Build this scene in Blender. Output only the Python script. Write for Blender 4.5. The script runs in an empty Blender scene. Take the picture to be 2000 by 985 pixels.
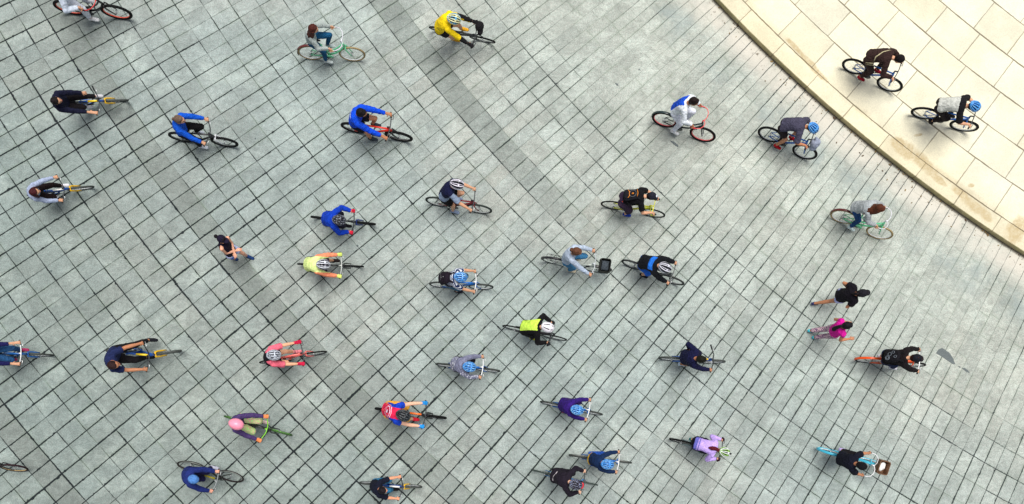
import bpy, math, random
import numpy as np
from mathutils import Vector, Matrix, noise
random.seed(7)
R = math.radians
sc = bpy.context.scene
C = sc.collection

# ------------------------------------------------------------------ camera, light, exposure
PXM = 75.0                 # photograph pixels per metre on the paving
NAD = (880.0, 760.0)       # photograph pixel straight below the camera
CAM_H = 22.0
def gx(px): return (px - 1000.0) / PXM
def gy(py): return (492.5 - py) / PXM
cam_d = bpy.data.cameras.new('camera'); cam = bpy.data.objects.new('camera', cam_d); C.objects.link(cam)
cam.location = (gx(NAD[0]), gy(NAD[1]), CAM_H)
cam_d.sensor_width = 36.0
cam_d.lens = 36.0 * CAM_H / (2000 / PXM)
cam_d.shift_x = (1000 - NAD[0]) / 2000.0
cam_d.shift_y = (NAD[1] - 492.5) / 2000.0
cam_d.clip_end = 2000
sc.camera = cam
CAM = Vector(cam.location)

SUN_EL, SUN_AZ = 77.0, 80.0     # azimuth: direction the light comes from, counter-clockwise from +x
world = bpy.data.worlds.new('World'); sc.world = world; world.use_nodes = True
wn = world.node_tree; bgn = wn.nodes['Background']
sky = wn.nodes.new('ShaderNodeTexSky'); sky.sky_type = 'NISHITA'; sky.sun_disc = False
sky.sun_elevation = R(SUN_EL); sky.sun_rotation = R(90 - SUN_AZ)
sky.air_density = 1.0; sky.dust_density = 3.5; sky.ozone_density = 0.6
bw = wn.nodes.new('ShaderNodeRGBToBW'); mx = wn.nodes.new('ShaderNodeMix'); mx.data_type = 'RGBA'; mx.inputs[0].default_value = .62
wn.links.new(sky.outputs[0], bw.inputs[0]); wn.links.new(sky.outputs[0], mx.inputs[6]); wn.links.new(bw.outputs[0], mx.inputs[7]); wn.links.new(mx.outputs[2], bgn.inputs[0]); bgn.inputs[1].default_value = 0.088
sd = bpy.data.lights.new('sun', 'SUN'); sd.energy = 2.9; sd.angle = R(32); sd.color = (1.0, .97, .91)
so = bpy.data.objects.new('sun', sd); C.objects.link(so)
sdir = Vector((math.cos(R(SUN_AZ)) * math.cos(R(SUN_EL)), math.sin(R(SUN_AZ)) * math.cos(R(SUN_EL)), math.sin(R(SUN_EL))))
so.rotation_euler = sdir.to_track_quat('Z', 'Y').to_euler(); so.location = (0, 0, 30)
sc.view_settings.view_transform = 'Standard'; sc.view_settings.look = 'None'
sc.view_settings.exposure = 0.22; sc.view_settings.gamma = 1.0
sc.view_settings.use_curve_mapping = False

# ------------------------------------------------------------------ node helpers
def lin(c):
    return tuple((v / 255 / 12.92) if v / 255 <= .04045 else ((v / 255 + .055) / 1.055) ** 2.4 for v in c)
class G:
    def __init__(s, name):
        s.m = bpy.data.materials.new(name); s.m.use_nodes = True
        s.t = s.m.node_tree; s.n = s.t.nodes; s.l = s.t.links
        s.p = s.n['Principled BSDF']
    def new(s, t): return s.n.new(t)
    def put(s, sock, v):
        if isinstance(v, bpy.types.NodeSocket): s.l.new(v, sock)
        elif v is not None:
            if hasattr(sock.default_value, '__len__') and not hasattr(v, '__len__'): v = (v,) * len(sock.default_value)
            if hasattr(v, '__len__') and len(sock.default_value) == 4 and len(v) == 3: v = (*v, 1)
            sock.default_value = v
    def m_(s, op, a, b=None, c=None, clamp=False):
        n = s.new('ShaderNodeMath'); n.operation = op; n.use_clamp = clamp
        s.put(n.inputs[0], a)
        if b is not None: s.put(n.inputs[1], b)
        if c is not None: s.put(n.inputs[2], c)
        return n.outputs[0]
    def vm(s, op, a, b=None, scale=None):
        n = s.new('ShaderNodeVectorMath'); n.operation = op
        s.put(n.inputs[0], a)
        if b is not None: s.put(n.inputs[1], b)
        if scale is not None: s.put(n.inputs['Scale'], scale)
        return n.outputs[0]
    def noise(s, vec, scale, detail=2, rough=.5, dist=0, col=False):
        n = s.new('ShaderNodeTexNoise'); s.put(n.inputs['Vector'], vec)
        n.inputs['Scale'].default_value = scale; n.inputs['Detail'].default_value = detail
        n.inputs['Roughness'].default_value = rough; n.inputs['Distortion'].default_value = dist
        return n.outputs[1 if col else 0]
    def white(s, a, b=0.0):
        c = s.new('ShaderNodeCombineXYZ'); s.put(c.inputs[0], a); s.put(c.inputs[1], b)
        n = s.new('ShaderNodeTexWhiteNoise'); n.noise_dimensions = '2D'; s.l.new(c.outputs[0], n.inputs[0])
        return n.outputs[0]
    def rng(s, v, a, b, c=0.0, d=1.0, smooth=True):
        n = s.new('ShaderNodeMapRange'); n.interpolation_type = 'SMOOTHSTEP' if smooth else 'LINEAR'
        s.put(n.inputs[0], v); s.put(n.inputs[1], a); s.put(n.inputs[2], b); s.put(n.inputs[3], c); s.put(n.inputs[4], d)
        return n.outputs[0]
    def mix(s, f, a, b, mode='MIX'):
        n = s.new('ShaderNodeMix'); n.data_type = 'RGBA'; n.blend_type = mode; n.clamp_factor = True
        s.put(n.inputs[0], f); s.put(n.inputs[6], a); s.put(n.inputs[7], b)
        return n.outputs[2]
    def mul(s, col, f):
        return s.vm('SCALE', col, scale=f)
    def bump(s, h, strength=.5, dist=.01):
        n = s.new('ShaderNodeBump'); n.inputs['Strength'].default_value = strength; n.inputs['Distance'].default_value = dist
        s.l.new(h, n.inputs['Height']); s.l.new(n.outputs[0], s.p.inputs['Normal'])
    def obj(s):
        return s.new('ShaderNodeTexCoord').outputs['Object']
    def polar(s, P, cx, cy):
        sp = s.new('ShaderNodeSeparateXYZ'); s.l.new(P, sp.inputs[0])
        dx = s.m_('SUBTRACT', cx, sp.outputs[0]); dy = s.m_('SUBTRACT', cy, sp.outputs[1])
        r = s.m_('SQRT', s.m_('ADD', s.m_('MULTIPLY', dx, dx), s.m_('MULTIPLY', dy, dy)))
        th = s.m_('ARCTAN2', dy, dx)
        return r, th, sp
    def blob(s, sp, px, py, rx, ry, ang, zfac=1.0):
        # 1 inside an ellipse lying on the floor at photo pixel (px,py), 0 outside, soft
        x0, y0 = gx(NAD[0] + (px - NAD[0]) * zfac), gy(NAD[1] + (py - NAD[1]) * zfac)
        dx = s.m_('SUBTRACT', sp.outputs[0], x0); dy = s.m_('SUBTRACT', sp.outputs[1], y0)
        c, n = math.cos(R(ang)), math.sin(R(ang))
        a = s.m_('DIVIDE', s.m_('ADD', s.m_('MULTIPLY', dx, c), s.m_('MULTIPLY', dy, n)), rx)
        b = s.m_('DIVIDE', s.m_('SUBTRACT', s.m_('MULTIPLY', dy, c), s.m_('MULTIPLY', dx, n)), ry)
        return s.m_('SQRT', s.m_('ADD', s.m_('MULTIPLY', a, a), s.m_('MULTIPLY', b, b)))

# ------------------------------------------------------------------ paving
CX, CY = gx(3656.2), gy(-2120.6)
R_CURB = 3100.0 / PXM
PITCH = .6055; R_BAND = 4121.5 / PXM; STEP = R(.553)

def paving_material():
    g = G('paving_stone'); P = g.obj()
    wob = g.vm('SCALE', g.vm('SUBTRACT', g.noise(P, .45, 1, col=True), (.5, .5, .5)), scale=.04)
    rag = g.vm('SCALE', g.vm('SUBTRACT', g.noise(P, 6.0, 4, .8, col=True), (.5, .5, .5)), scale=.034)
    Pw = g.vm('ADD', g.vm('ADD', P, wob), rag)
    r, th, sp = g.polar(Pw, CX, CY)
    r2, th2, _ = g.polar(Pw, gx(2952.5), gy(-1396.0))       # the cross joints fan out from a nearer centre
    u = g.m_('SUBTRACT', g.m_('DIVIDE', th2, STEP), .15)
    iu = g.m_('FLOOR', u); fu = g.m_('FRACT', u)
    v0 = g.m_('DIVIDE', g.m_('SUBTRACT', r, R_BAND), PITCH)
    inner = g.rng(v0, -16.86, -16.84, 1, 0)          # the zone next to the kerb
    inner = g.m_('GREATER_THAN', -16.9, v0)
    stag = g.m_('MULTIPLY', g.m_('MULTIPLY', g.white(iu, 3.7), .8), inner)
    v = g.m_('ADD', v0, stag)
    iv = g.m_('FLOOR', v); fv = g.m_('FRACT', v)
    du = g.m_('MULTIPLY', g.m_('MULTIPLY', g.m_('MINIMUM', fu, g.m_('SUBTRACT', 1, fu)), STEP), r2)
    dv = g.m_('MULTIPLY', g.m_('MINIMUM', fv, g.m_('SUBTRACT', 1, fv)), PITCH)
    ju = g.m_('ROUND', u); jv = g.m_('ROUND', v)
    slow = g.noise(P, .16, 2, .5); mid = g.noise(P, 1.3, 2, .6)
    # strength of the joints
    outer = g.m_('GREATER_THAN', v0, 0.0)
    zr = g.m_('ADD', .55, g.m_('MULTIPLY', g.rng(v0, -7, 3, 0, 1), .52))                     # radial joints
    angf = g.rng(th, R(33), R(47), 0, .38)
    zr = g.m_('SUBTRACT', g.m_('ADD', zr, angf), g.m_('MULTIPLY', g.rng(v0, -14, -19, 0, 1), .26))
    zc = g.m_('SUBTRACT', g.m_('ADD', .80, g.m_('MULTIPLY', g.rng(v0, -7, 3, 0, 1), .26)), g.m_('MULTIPLY', inner, .52))
    wu = g.m_('MULTIPLY', zr, g.m_('ADD', .60, g.m_('MULTIPLY', g.white(ju, 1.3), .5)))
    wu = g.m_('MULTIPLY', wu, g.m_('ADD', .70, g.m_('MULTIPLY', g.white(ju, iv), .5)))
    wu = g.m_('MULTIPLY', wu, g.rng(g.m_('ADD', g.m_('MULTIPLY', slow, .6), g.m_('MULTIPLY', mid, .4)), .34, .60, .35, 1.25))
    wv = g.m_('MULTIPLY', zc, g.m_('ADD', .45, g.m_('MULTIPLY', g.white(2.2, jv), .7)))
    wv = g.m_('MULTIPLY', wv, g.m_('ADD', .6, g.m_('MULTIPLY', g.white(iu, jv), .55)))
    wv = g.m_('MULTIPLY', wv, g.rng(g.noise(g.vm('ADD', P, (9, 4, 0)), .9, 3, .6), .33, .62, .5, 1.3))
    blobs = g.m_('ADD', g.rng(g.noise(P, 7.5, 2, .6), .55, .75, .78, 2.0), 0)
    b2 = g.m_('MULTIPLY', g.m_('LESS_THAN', g.m_('ABSOLUTE', g.m_('ADD', v0, 11.5)), .5), g.rng(th, R(41), R(46), 1.3, .2))
    sealed = g.rng(g.m_('MINIMUM', g.blob(sp, 1822, 548, 2.3, 1.3, -50), g.blob(sp, 1230, 110, 2.6, 1.1, -42)), .55, 1.25, .42, 1); lw = g.m_('MULTIPLY', g.rng(v0, -8, 2, .0158, .0215), sealed); gu = g.m_('MULTIPLY', g.m_('MULTIPLY', g.m_('MULTIPLY', wu, lw), blobs), g.m_('ADD', 1, b2)); gv = g.m_('MULTIPLY', g.m_('MULTIPLY', wv, lw), blobs)
    mu = g.rng(du, g.m_('MULTIPLY', gu, .6), g.m_('ADD', gu, .005), 1, 0)
    mv = g.rng(dv, g.m_('MULTIPLY', gv, .6), g.m_('ADD', gv, .005), 1, 0)
    mu = g.m_('MULTIPLY', g.m_('MULTIPLY', mu, sealed), g.rng(wu, .05, .75, .15, 1)); mv = g.m_('MULTIPLY', mv, g.rng(wv, .05, .75, .12, 1))
    joint = g.m_('MAXIMUM', mu, mv)
    # greenish dirt fringe either side of a joint
    fringe = g.m_('MAXIMUM', g.rng(du, gu, g.m_('ADD', gu, .06), 1, 0), g.rng(dv, gv, g.m_('ADD', gv, .06), 1, 0))
    # slab colour
    band = g.m_('LESS_THAN', g.m_('ABSOLUTE', g.m_('SUBTRACT', g.m_('FLOORED_MODULO', g.m_('ADD', v0, 240.0), 12.0), .5)), .5)
    bandn = g.m_('MULTIPLY', g.rng(g.noise(P, .35, 2), .25, .45, .88, 1), g.m_('SUBTRACT', 1, g.m_('MULTIPLY', g.m_('LESS_THAN', v0, -6), g.rng(th, R(41), R(46), 0, .85))))
    tone = g.m_('ADD', .90, g.m_('MULTIPLY', g.white(iu, iv), .17))
    hue = g.white(iv, iu)
    base = g.mix(hue, lin((160, 169, 166)), lin((165, 169, 163)))
    base = g.mix(g.rng(slow, .35, .65), base, lin((154, 166, 164)))
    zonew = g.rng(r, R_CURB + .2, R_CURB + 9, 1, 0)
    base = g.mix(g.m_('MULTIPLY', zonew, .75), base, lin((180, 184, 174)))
    base = g.mul(base, g.m_('MULTIPLY', tone, g.m_('MULTIPLY', g.rng(v0, -7, 9, 1.0, .70, False), g.rng(r, R_CURB, R_CURB+14, 1.03, .98))))  # vignette falloff painted into the slab colour, darker outward
    base = g.mix(g.rng(v0, -3, 8, 0, .45), base, g.mul(lin((156, 174, 170)), .72))  # cooler, darker tint outward, part of the same painted vignette
    bl1 = g.rng(g.noise(P, 1.1, 4, .62, .6), .34, .66, .88, 1.10)
    # swirling brushed streaks of the stone
    Ps = g.vm('MULTIPLY', P, (1.0, 1.3, 1.0))
    bl2 = g.rng(g.noise(Ps, 5.5, 6, .85, 1.0), .31, .69, .76, 1.18)
    bl3 = g.rng(g.noise(P, 38, 3, .8), .30, .70, .72, 1.25)
    worn = g.rng(g.noise(g.vm('ADD', g.vm('MULTIPLY', P, (1, 1.5, 1)), (20, 5, 0)), .55, 5, .68, .8), .50, .66)
    base = g.mix(g.m_('MULTIPLY', worn, .24), base, lin((198, 210, 203)))
    murk = g.rng(g.noise(g.vm('ADD', P, (-8, 31, 0)), .7, 5, .7, .5), .53, .70)
    base = g.mix(g.m_('MULTIPLY', murk, .28), base, lin((126, 138, 134)))
    base = g.mix(g.m_('MULTIPLY', g.m_('MULTIPLY', band, bandn), .80), base, g.mul(lin((133, 141, 137)), g.rng(v0, -7, 9, 1.0, .80, False)))  # dark bands also dim outward with the painted vignette
    col = g.mul(g.mul(g.mul(base, bl1), bl2), bl3)
    col = g.vm('MULTIPLY', col, g.mix(g.noise(P, 20, 3, .7), (1.10, .955, .97, 1), (.90, 1.045, 1.02, 1)))
    crack = g.m_('ABSOLUTE', g.m_('SUBTRACT', g.noise(P, 3.2, 6, .72, .9), .5))
    ck = g.m_('MULTIPLY', g.rng(crack, .0, .012, 1, 0), g.rng(g.noise(g.vm('ADD', P, (3, 7, 0)), 1.9, 2), .50, .64))
    col = g.mix(g.m_('MULTIPLY', ck, .5), col, lin((90, 104, 102)))
    pits = g.rng(g.noise(P, 16, 2, .5), .70, .76)
    col = g.mix(g.m_('MULTIPLY', pits, .55), col, lin((92, 104, 100)))
    vo = g.new('ShaderNodeTexVoronoi'); g.l.new(P, vo.inputs['Vector']); vo.inputs['Scale'].default_value = 1.5
    vsep = g.new('ShaderNodeSeparateColor'); g.l.new(vo.outputs['Color'], vsep.inputs[0])
    gum = g.m_('LESS_THAN', vo.outputs['Distance'], g.m_('MULTIPLY', g.m_('SUBTRACT', vsep.outputs[0], .50), .085))
    col = g.mix(g.m_('MULTIPLY', gum, .78), col, lin((70, 80, 84)))
    col = g.mix(g.m_('MULTIPLY', fringe, g.rng(mid, .4, .65, .02, .26)), col, lin((122, 140, 118)))
    # cement wash and dirt next to the kerb
    kd = g.m_('SUBTRACT', r, R_CURB)
    wash = g.m_('MULTIPLY', g.rng(kd, .25, .95, 1, 0), g.rng(g.noise(P, 1.2, 4, .6), .30, .58, .35, 1))
    col = g.mix(g.m_('MULTIPLY', wash, .8), col, lin((214, 208, 196)))
    dirt = g.m_('MULTIPLY', g.rng(g.m_('ABSOLUTE', g.m_('SUBTRACT', kd, 1.15)), .0, .75, 1, 0), g.rng(g.noise(P, .9, 5, .68), .42, .66))
    col = g.mix(g.m_('MULTIPLY', dirt, .60), col, lin((138, 152, 152)))
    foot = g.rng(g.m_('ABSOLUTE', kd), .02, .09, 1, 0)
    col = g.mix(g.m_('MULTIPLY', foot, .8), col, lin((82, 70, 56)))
    leaf = g.m_('MULTIPLY', g.rng(kd, .0, .5, 1, 0), g.rng(g.noise(P, 9, 3, .6), .60, .68))
    col = g.mix(g.m_('MULTIPLY', leaf, .75), col, lin((92, 84, 74)))
    jcol = g.mix(g.noise(P, 5, 2), lin((4, 14, 24)), lin((18, 26, 30)))
    jcol = g.mix(g.rng(v0, -5, -17, 0, .45), jcol, lin((74, 82, 82)))
    col = g.mix(g.m_('MULTIPLY', joint, .97), col, jcol)
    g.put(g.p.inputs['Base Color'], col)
    g.p.inputs['Roughness'].default_value = .82; g.p.inputs['Specular IOR Level'].default_value = .25
    h = g.m_('SUBTRACT', g.m_('ADD', g.m_('MULTIPLY', g.noise(Ps, 9, 5, .7, 1.0), .5), g.m_('MULTIPLY', bl3, .3)), g.m_('MULTIPLY', joint, 2.2))
    g.bump(h, .55, .012)
    return g.m

ZT = .20                                         # height of the raised plaza
ZF = (CAM_H - ZT) / CAM_H
PCX, PCY = gx(NAD[0] + (3656.2 - NAD[0]) * ZF), gy(NAD[1] + (-2120.6 - NAD[1]) * ZF)
def pr(rpx): return rpx * ZF / PXM

def plaza_material(side=False):
    g = G('kerb_stone' if side else 'sandstone_slab'); P = g.obj()
    rag = g.vm('SCALE', g.vm('SUBTRACT', g.noise(P, 6.0, 3, .6, col=True), (.5, .5, .5)), scale=.022)
    Pw = g.vm('ADD', P, rag)
    r, th, sp = g.polar(Pw, PCX, PCY)
    k = g.m_('DIVIDE', g.m_('SUBTRACT', pr(3060), r), .872)
    ik = g.m_('FLOOR', k)
    u = g.m_('SUBTRACT', g.m_('DIVIDE', th, R(1.70)), g.m_('SUBTRACT', .888, g.m_('MULTIPLY', ik, .205)))
    iu = g.m_('FLOOR', u); fu = g.m_('FRACT', u); fk = g.m_('FRACT', k)
    du = g.m_('MULTIPLY', g.m_('MULTIPLY', g.m_('MINIMUM', fu, g.m_('SUBTRACT', 1, fu)), R(1.70)), r)
    dk = g.m_('MULTIPLY', g.m_('MINIMUM', fk, g.m_('SUBTRACT', 1, fk)), .872)
    nz = g.rng(g.noise(P, 1.1, 3, .6), .35, .62, .35, 1.15)
    wk = g.m_('MULTIPLY', nz, .011); 
    wu = g.m_('MULTIPLY', nz, .009)
    j = g.m_('MAXIMUM', g.m_('MULTIPLY', g.rng(du, wu, g.m_('ADD', wu, .009), 1, 0), .75), g.rng(dk, wk, g.m_('ADD', wk, .010), 1, 0))
    tone = g.m_('ADD', .90, g.m_('MULTIPLY', g.white(iu, ik), .14))
    base = g.mix(g.white(ik, iu), lin((231, 225, 199)), lin((226, 223, 203)))
    base = g.mix(g.rng(r, pr(2990), pr(3090), 0, .55), base, lin((220, 207, 172)))
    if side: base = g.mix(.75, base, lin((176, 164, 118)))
    col = g.mul(base, tone)
    col = g.mul(col, g.rng(g.noise(P, 1.3, 4, .6), .3, .7, .90, 1.06))
    col = g.mul(col, g.rng(g.noise(P, 38, 3, .75), .25, .75, .86, 1.10))
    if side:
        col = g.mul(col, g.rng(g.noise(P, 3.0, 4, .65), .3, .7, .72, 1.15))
        moss = g.rng(g.noise(P, 5, 3), .42, .66)
        col = g.mix(g.m_('MULTIPLY', moss, .35), col, lin((150, 150, 96)))
    # pale ochre water stains with an edge of their own
    nn = g.m_('MULTIPLY', g.m_('SUBTRACT', g.noise(P, 3.0, 4, .65), .5), 1.5)
    st = None
    for (px, py, rx, ry, an) in ((1768, 292, .46, .24, -35), (1802, 318, .52, .20, -38), (1757, 279, .30, .14, -20), (1832, 350, .34, .09, -38),
                                 (1876, 378, .30, .12, -35), (1903, 402, .42, .17, -33), (1925, 420, .25, .12, -50), (1985, 450, .28, .42, -33), (1897, 363, .11, .06, 0),
                                 (1795, 264, .16, .05, 10), (1556, 96, .50, .07, -46), (1580, 122, .42, .09, -45), (1598, 143, .34, .09, -44)):
        d = g.m_('ADD', g.blob(sp, px, py, rx, ry, an, ZF), nn)
        m = g.rng(d, .55, 1.08, 1, 0)
        st = m if st is None else g.m_('MAXIMUM', st, m)
    col = g.mix(g.m_('MULTIPLY', st, g.rng(g.noise(P, 10, 5, .75), .30, .64, .35, .95)), col, lin((188, 170, 132)))
    sm = g.m_('MULTIPLY', g.rng(g.m_('ABSOLUTE', g.m_('SUBTRACT', r, pr(3058))), 0, .16, 1, 0), g.rng(g.noise(P, .8, 3), .45, .62))
    col = g.mix(g.m_('MULTIPLY', sm, .35), col, lin((160, 142, 106)))
    vo = g.new('ShaderNodeTexVoronoi'); g.l.new(P, vo.inputs['Vector']); vo.inputs['Scale'].default_value = .9
    vsep = g.new('ShaderNodeSeparateColor'); g.l.new(vo.outputs['Color'], vsep.inputs[0])
    gum = g.m_('LESS_THAN', vo.outputs['Distance'], g.m_('MULTIPLY', g.m_('SUBTRACT', vsep.outputs[0], .66), .07))
    col = g.mix(g.m_('MULTIPLY', gum, .65), col, lin((120, 116, 96)))
    col = g.mix(g.m_('MULTIPLY', j, .82), col, g.mix(g.noise(P, 2), lin((112, 98, 66)), lin((70, 60, 52))))
    g.put(g.p.inputs['Base Color'], col); g.p.inputs['Roughness'].default_value = .85; g.p.inputs['Specular IOR Level'].default_value = .2
    g.bump(g.m_('SUBTRACT', g.m_('MULTIPLY', g.noise(P, 45, 3, .7), .5), g.m_('MULTIPLY', j, 1.6)), .45, .008)
    return g.m

def struct(o):
    o['kind'] = 'structure'; return o
def mesh_obj(name, verts, faces, mat=None, parent=None, smooth=True):
    me = bpy.data.meshes.new(name); me.from_pydata([tuple(v) for v in verts], [], faces)
    if mat is not None: me.materials.append(mat)
    if smooth: me.polygons.foreach_set('use_smooth', [True] * len(me.polygons))
    me.update()
    o = bpy.data.objects.new(name, me); C.objects.link(o)
    if parent is not None: o.parent = parent
    return o

M_PAVE = paving_material(); M_PLAZA = plaza_material(); M_KERB = plaza_material(True)
S_ = 400.0
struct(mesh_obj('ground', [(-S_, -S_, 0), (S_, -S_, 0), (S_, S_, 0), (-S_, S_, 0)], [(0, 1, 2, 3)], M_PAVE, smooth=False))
# raised round plaza: top disc and kerb face
def plaza():
    n = 1440; v = []; f = []
    rt = pr(3093); 
    for i in range(n):
        a = 2 * math.pi * i / n
        v.append((PCX + math.cos(a) * (rt - .012), PCY + math.sin(a) * (rt - .012), ZT))
    v.append((PCX, PCY, ZT)); f = [(i, (i + 1) % n, n) for i in range(n)]
    struct(mesh_obj('plaza_floor', v, f, M_PLAZA, smooth=False))
    v = []; f = []
    for (rr, z, cx, cy) in ((rt - .012, ZT, PCX, PCY), (rt, ZT - .012, PCX, PCY), (R_CURB, -.02, CX, CY)):
        for i in range(n):
            a = 2 * math.pi * i / n
            v.append((cx + math.cos(a) * rr, cy + math.sin(a) * rr, z))
    for k in range(2):
        for i in range(n): f.append((k * n + i, (k + 1) * n + i, (k + 1) * n + (i + 1) % n, k * n + (i + 1) % n))
    struct(mesh_obj('kerb', v, f, M_KERB, smooth=False))
plaza()
def patch():
    g = G('asphalt_fill'); P = g.obj()
    c = g.mul(g.mix(g.noise(P, 30, 3, .7), lin((74, 82, 86)), lin((116, 124, 124))), 1.0)
    g.put(g.p.inputs['Base Color'], c); g.p.inputs['Roughness'].default_value = .9; g.bump(g.noise(P, 60, 2), .5, .01)
    for pts in ([(1828, 690), (1833, 683), (1840, 680), (1845, 683), (1849, 686), (1853, 688), (1856, 692), (1861, 700), (1864, 708), (1866, 712), (1860, 711), (1850, 704), (1838, 696)],
                [(1878, 719), (1884, 719), (1890, 723), (1894, 729), (1888, 727)], [(1871, 715), (1875, 716), (1877, 718), (1873, 718)],
                [(1308, 275), (1315, 276), (1320, 280), (1325, 284), (1324, 288), (1318, 284), (1313, 280)], [(1201, 162), (1207, 164), (1208, 168), (1204, 167)],
                [(1246, 138), (1248, 134), (1251, 138), (1248, 137)]):
        n = len(pts); top = [(gx(x), gy(y), .006) for x, y in pts]; bot = [(gx(x), gy(y), -.01) for x, y in pts]
        fs = [tuple(range(n))[::-1]] + [(i, (i + 1) % n, n + (i + 1) % n, n + i) for i in range(n)]
        struct(mesh_obj('paving_patch', top + bot, fs, g.m, smooth=False))
patch()

def litter():
    rnd = random.Random(5); g = G('dry_leaf'); P = g.obj()
    g.put(g.p.inputs['Base Color'], g.mix(g.rng(g.noise(P, 2.5, 2), .4, .6), lin((86, 66, 46)), lin((140, 116, 70)))); g.p.inputs['Roughness'].default_value = .9
    v = []; f = []
    for i in range(230):
        a = R(rnd.uniform(40, 66)); d = abs(rnd.gauss(0, .22)) + .04
        if rnd.random() < .45: d = rnd.uniform(.03, .08)
        rr = R_CURB + d; x = CX - math.cos(a) * rr; y = CY - math.sin(a) * rr; q = rnd.uniform(0, 6.28); L = rnd.uniform(.010, .026) * (1.8 if rnd.random() < .06 else 1)
        b = len(v); n = 6
        for z in (.006, .016):
            for k in range(n):
                t = 2 * math.pi * k / n; ex, ey = math.cos(t) * L, math.sin(t) * L * .5
                v.append((x + ex * math.cos(q) - ey * math.sin(q), y + ex * math.sin(q) + ey * math.cos(q), z + .01 * math.cos(t)))
        f.append(tuple(b + k for k in range(n))[::-1]); f.append(tuple(b + n + k for k in range(n)))
        for k in range(n): f.append((b + k, b + (k + 1) % n, b + n + (k + 1) % n, b + n + k))
    o = mesh_obj('dry_leaves', v, f, g.m, smooth=False); o['kind'] = 'stuff'
    o['label'] = 'dry leaf crumbs and grit gathered along the foot of the kerb'; o['category'] = 'leaf litter'
litter()

# ------------------------------------------------------------------ object materials
_mc = {}
def mat(kind, rgb, rgb2=None):
    key = (kind, tuple(rgb), tuple(rgb2) if rgb2 else None)
    if key in _mc: return _mc[key]
    g = G(kind + '_material'); P = g.obj(); c = lin(rgb)
    if kind == 'cloth':
        fold = g.noise(P, 7, 4, .6, 1.6)
        col = g.mul(c, g.rng(fold, .30, .70, .78, 1.16))
        col = g.mul(col, g.rng(g.noise(P, 60, 2, .6), .3, .7, .90, 1.1))
        g.put(g.p.inputs['Base Color'], col); g.p.inputs['Roughness'].default_value = .88
        g.p.inputs['Specular IOR Level'].default_value = .2
        g.bump(g.m_('ADD', fold, g.m_('MULTIPLY', g.noise(P, 30, 3), .35)), (.45 if sum(rgb) > 450 else 1.0), .045)
    elif kind == 'print':
        n = g.noise(P, 44, 2, .5); f = g.rng(n, .46, .54)
        col = g.mix(f, c, lin(rgb2))
        g.put(g.p.inputs['Base Color'], col); g.p.inputs['Roughness'].default_value = .85
        g.bump(g.noise(P, 9, 4, .6, .8), .5, .03)
    elif kind == 'skin':
        col = g.mul(c, g.rng(g.noise(P, 12, 3), .3, .7, .90, 1.08))
        g.put(g.p.inputs['Base Color'], col); g.p.inputs['Roughness'].default_value = .55
        g.p.inputs['Subsurface Weight'].default_value = .0
        g.bump(g.noise(P, 40, 2), .15, .01)
    elif kind == 'hair':
        Ps = g.vm('MULTIPLY', P, (18, 90, 30))
        col = g.mul(c, g.rng(g.noise(Ps, 1.0, 4, .7), .3, .7, .55, 1.6))
        g.put(g.p.inputs['Base Color'], col); g.p.inputs['Roughness'].default_value = .6; g.p.inputs['Specular IOR Level'].default_value = .15
        g.bump(g.noise(Ps, 1.0, 4, .7), .6, .02)
    elif kind == 'paint':
        col = g.mul(c, g.rng(g.noise(P, 7, 3), .3, .7, .88, 1.08))
        g.put(g.p.inputs['Base Color'], col); g.p.inputs['Roughness'].default_value = .32
    elif kind == 'shell':                       # helmet plastic; rgb2 = flecks
        col = c
        if rgb2: col = g.mix(g.rng(g.noise(P, 30, 3, .6), .50, .60), c, lin(rgb2))
        g.put(g.p.inputs['Base Color'], g.mul(col, g.rng(g.noise(P, 8, 2), .3, .7, .9, 1.08)) if not rgb2 else col)
        g.p.inputs['Roughness'].default_value = .35
    elif kind == 'metal':
        g.put(g.p.inputs['Base Color'], g.mul(c, g.rng(g.noise(P, 20, 3), .3, .7, .8, 1.1))); g.p.inputs['Metallic'].default_value = .75
        g.p.inputs['Roughness'].default_value = .38
    elif kind == 'rubber':
        g.put(g.p.inputs['Base Color'], g.mul(c, g.rng(g.noise(P, 30, 3), .3, .7, .8, 1.3))); g.p.inputs['Roughness'].default_value = .8; g.p.inputs['Specular IOR Level'].default_value = .15
        g.bump(g.noise(P, 80, 2), .5, .01)
    elif kind == 'wicker':
        w = g.new('ShaderNodeTexWave'); g.l.new(P, w.inputs[0]); w.inputs['Scale'].default_value = 22; w.inputs['Distortion'].default_value = 2
        g.put(g.p.inputs['Base Color'], g.mix(w.outputs['Fac'], c, lin(rgb2 or (60, 40, 25)))); g.p.inputs['Roughness'].default_value = .8
        g.bump(w.outputs['Fac'], .6, .02)
    _mc[key] = g.m
    return g.m
BLACK = (24, 24, 28); TYRE = (18, 19, 20); CHROME = (196, 200, 202); WHITE = (232, 234, 236); SKIN = (214, 160, 126); SKIN2 = (190, 128, 92)

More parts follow.
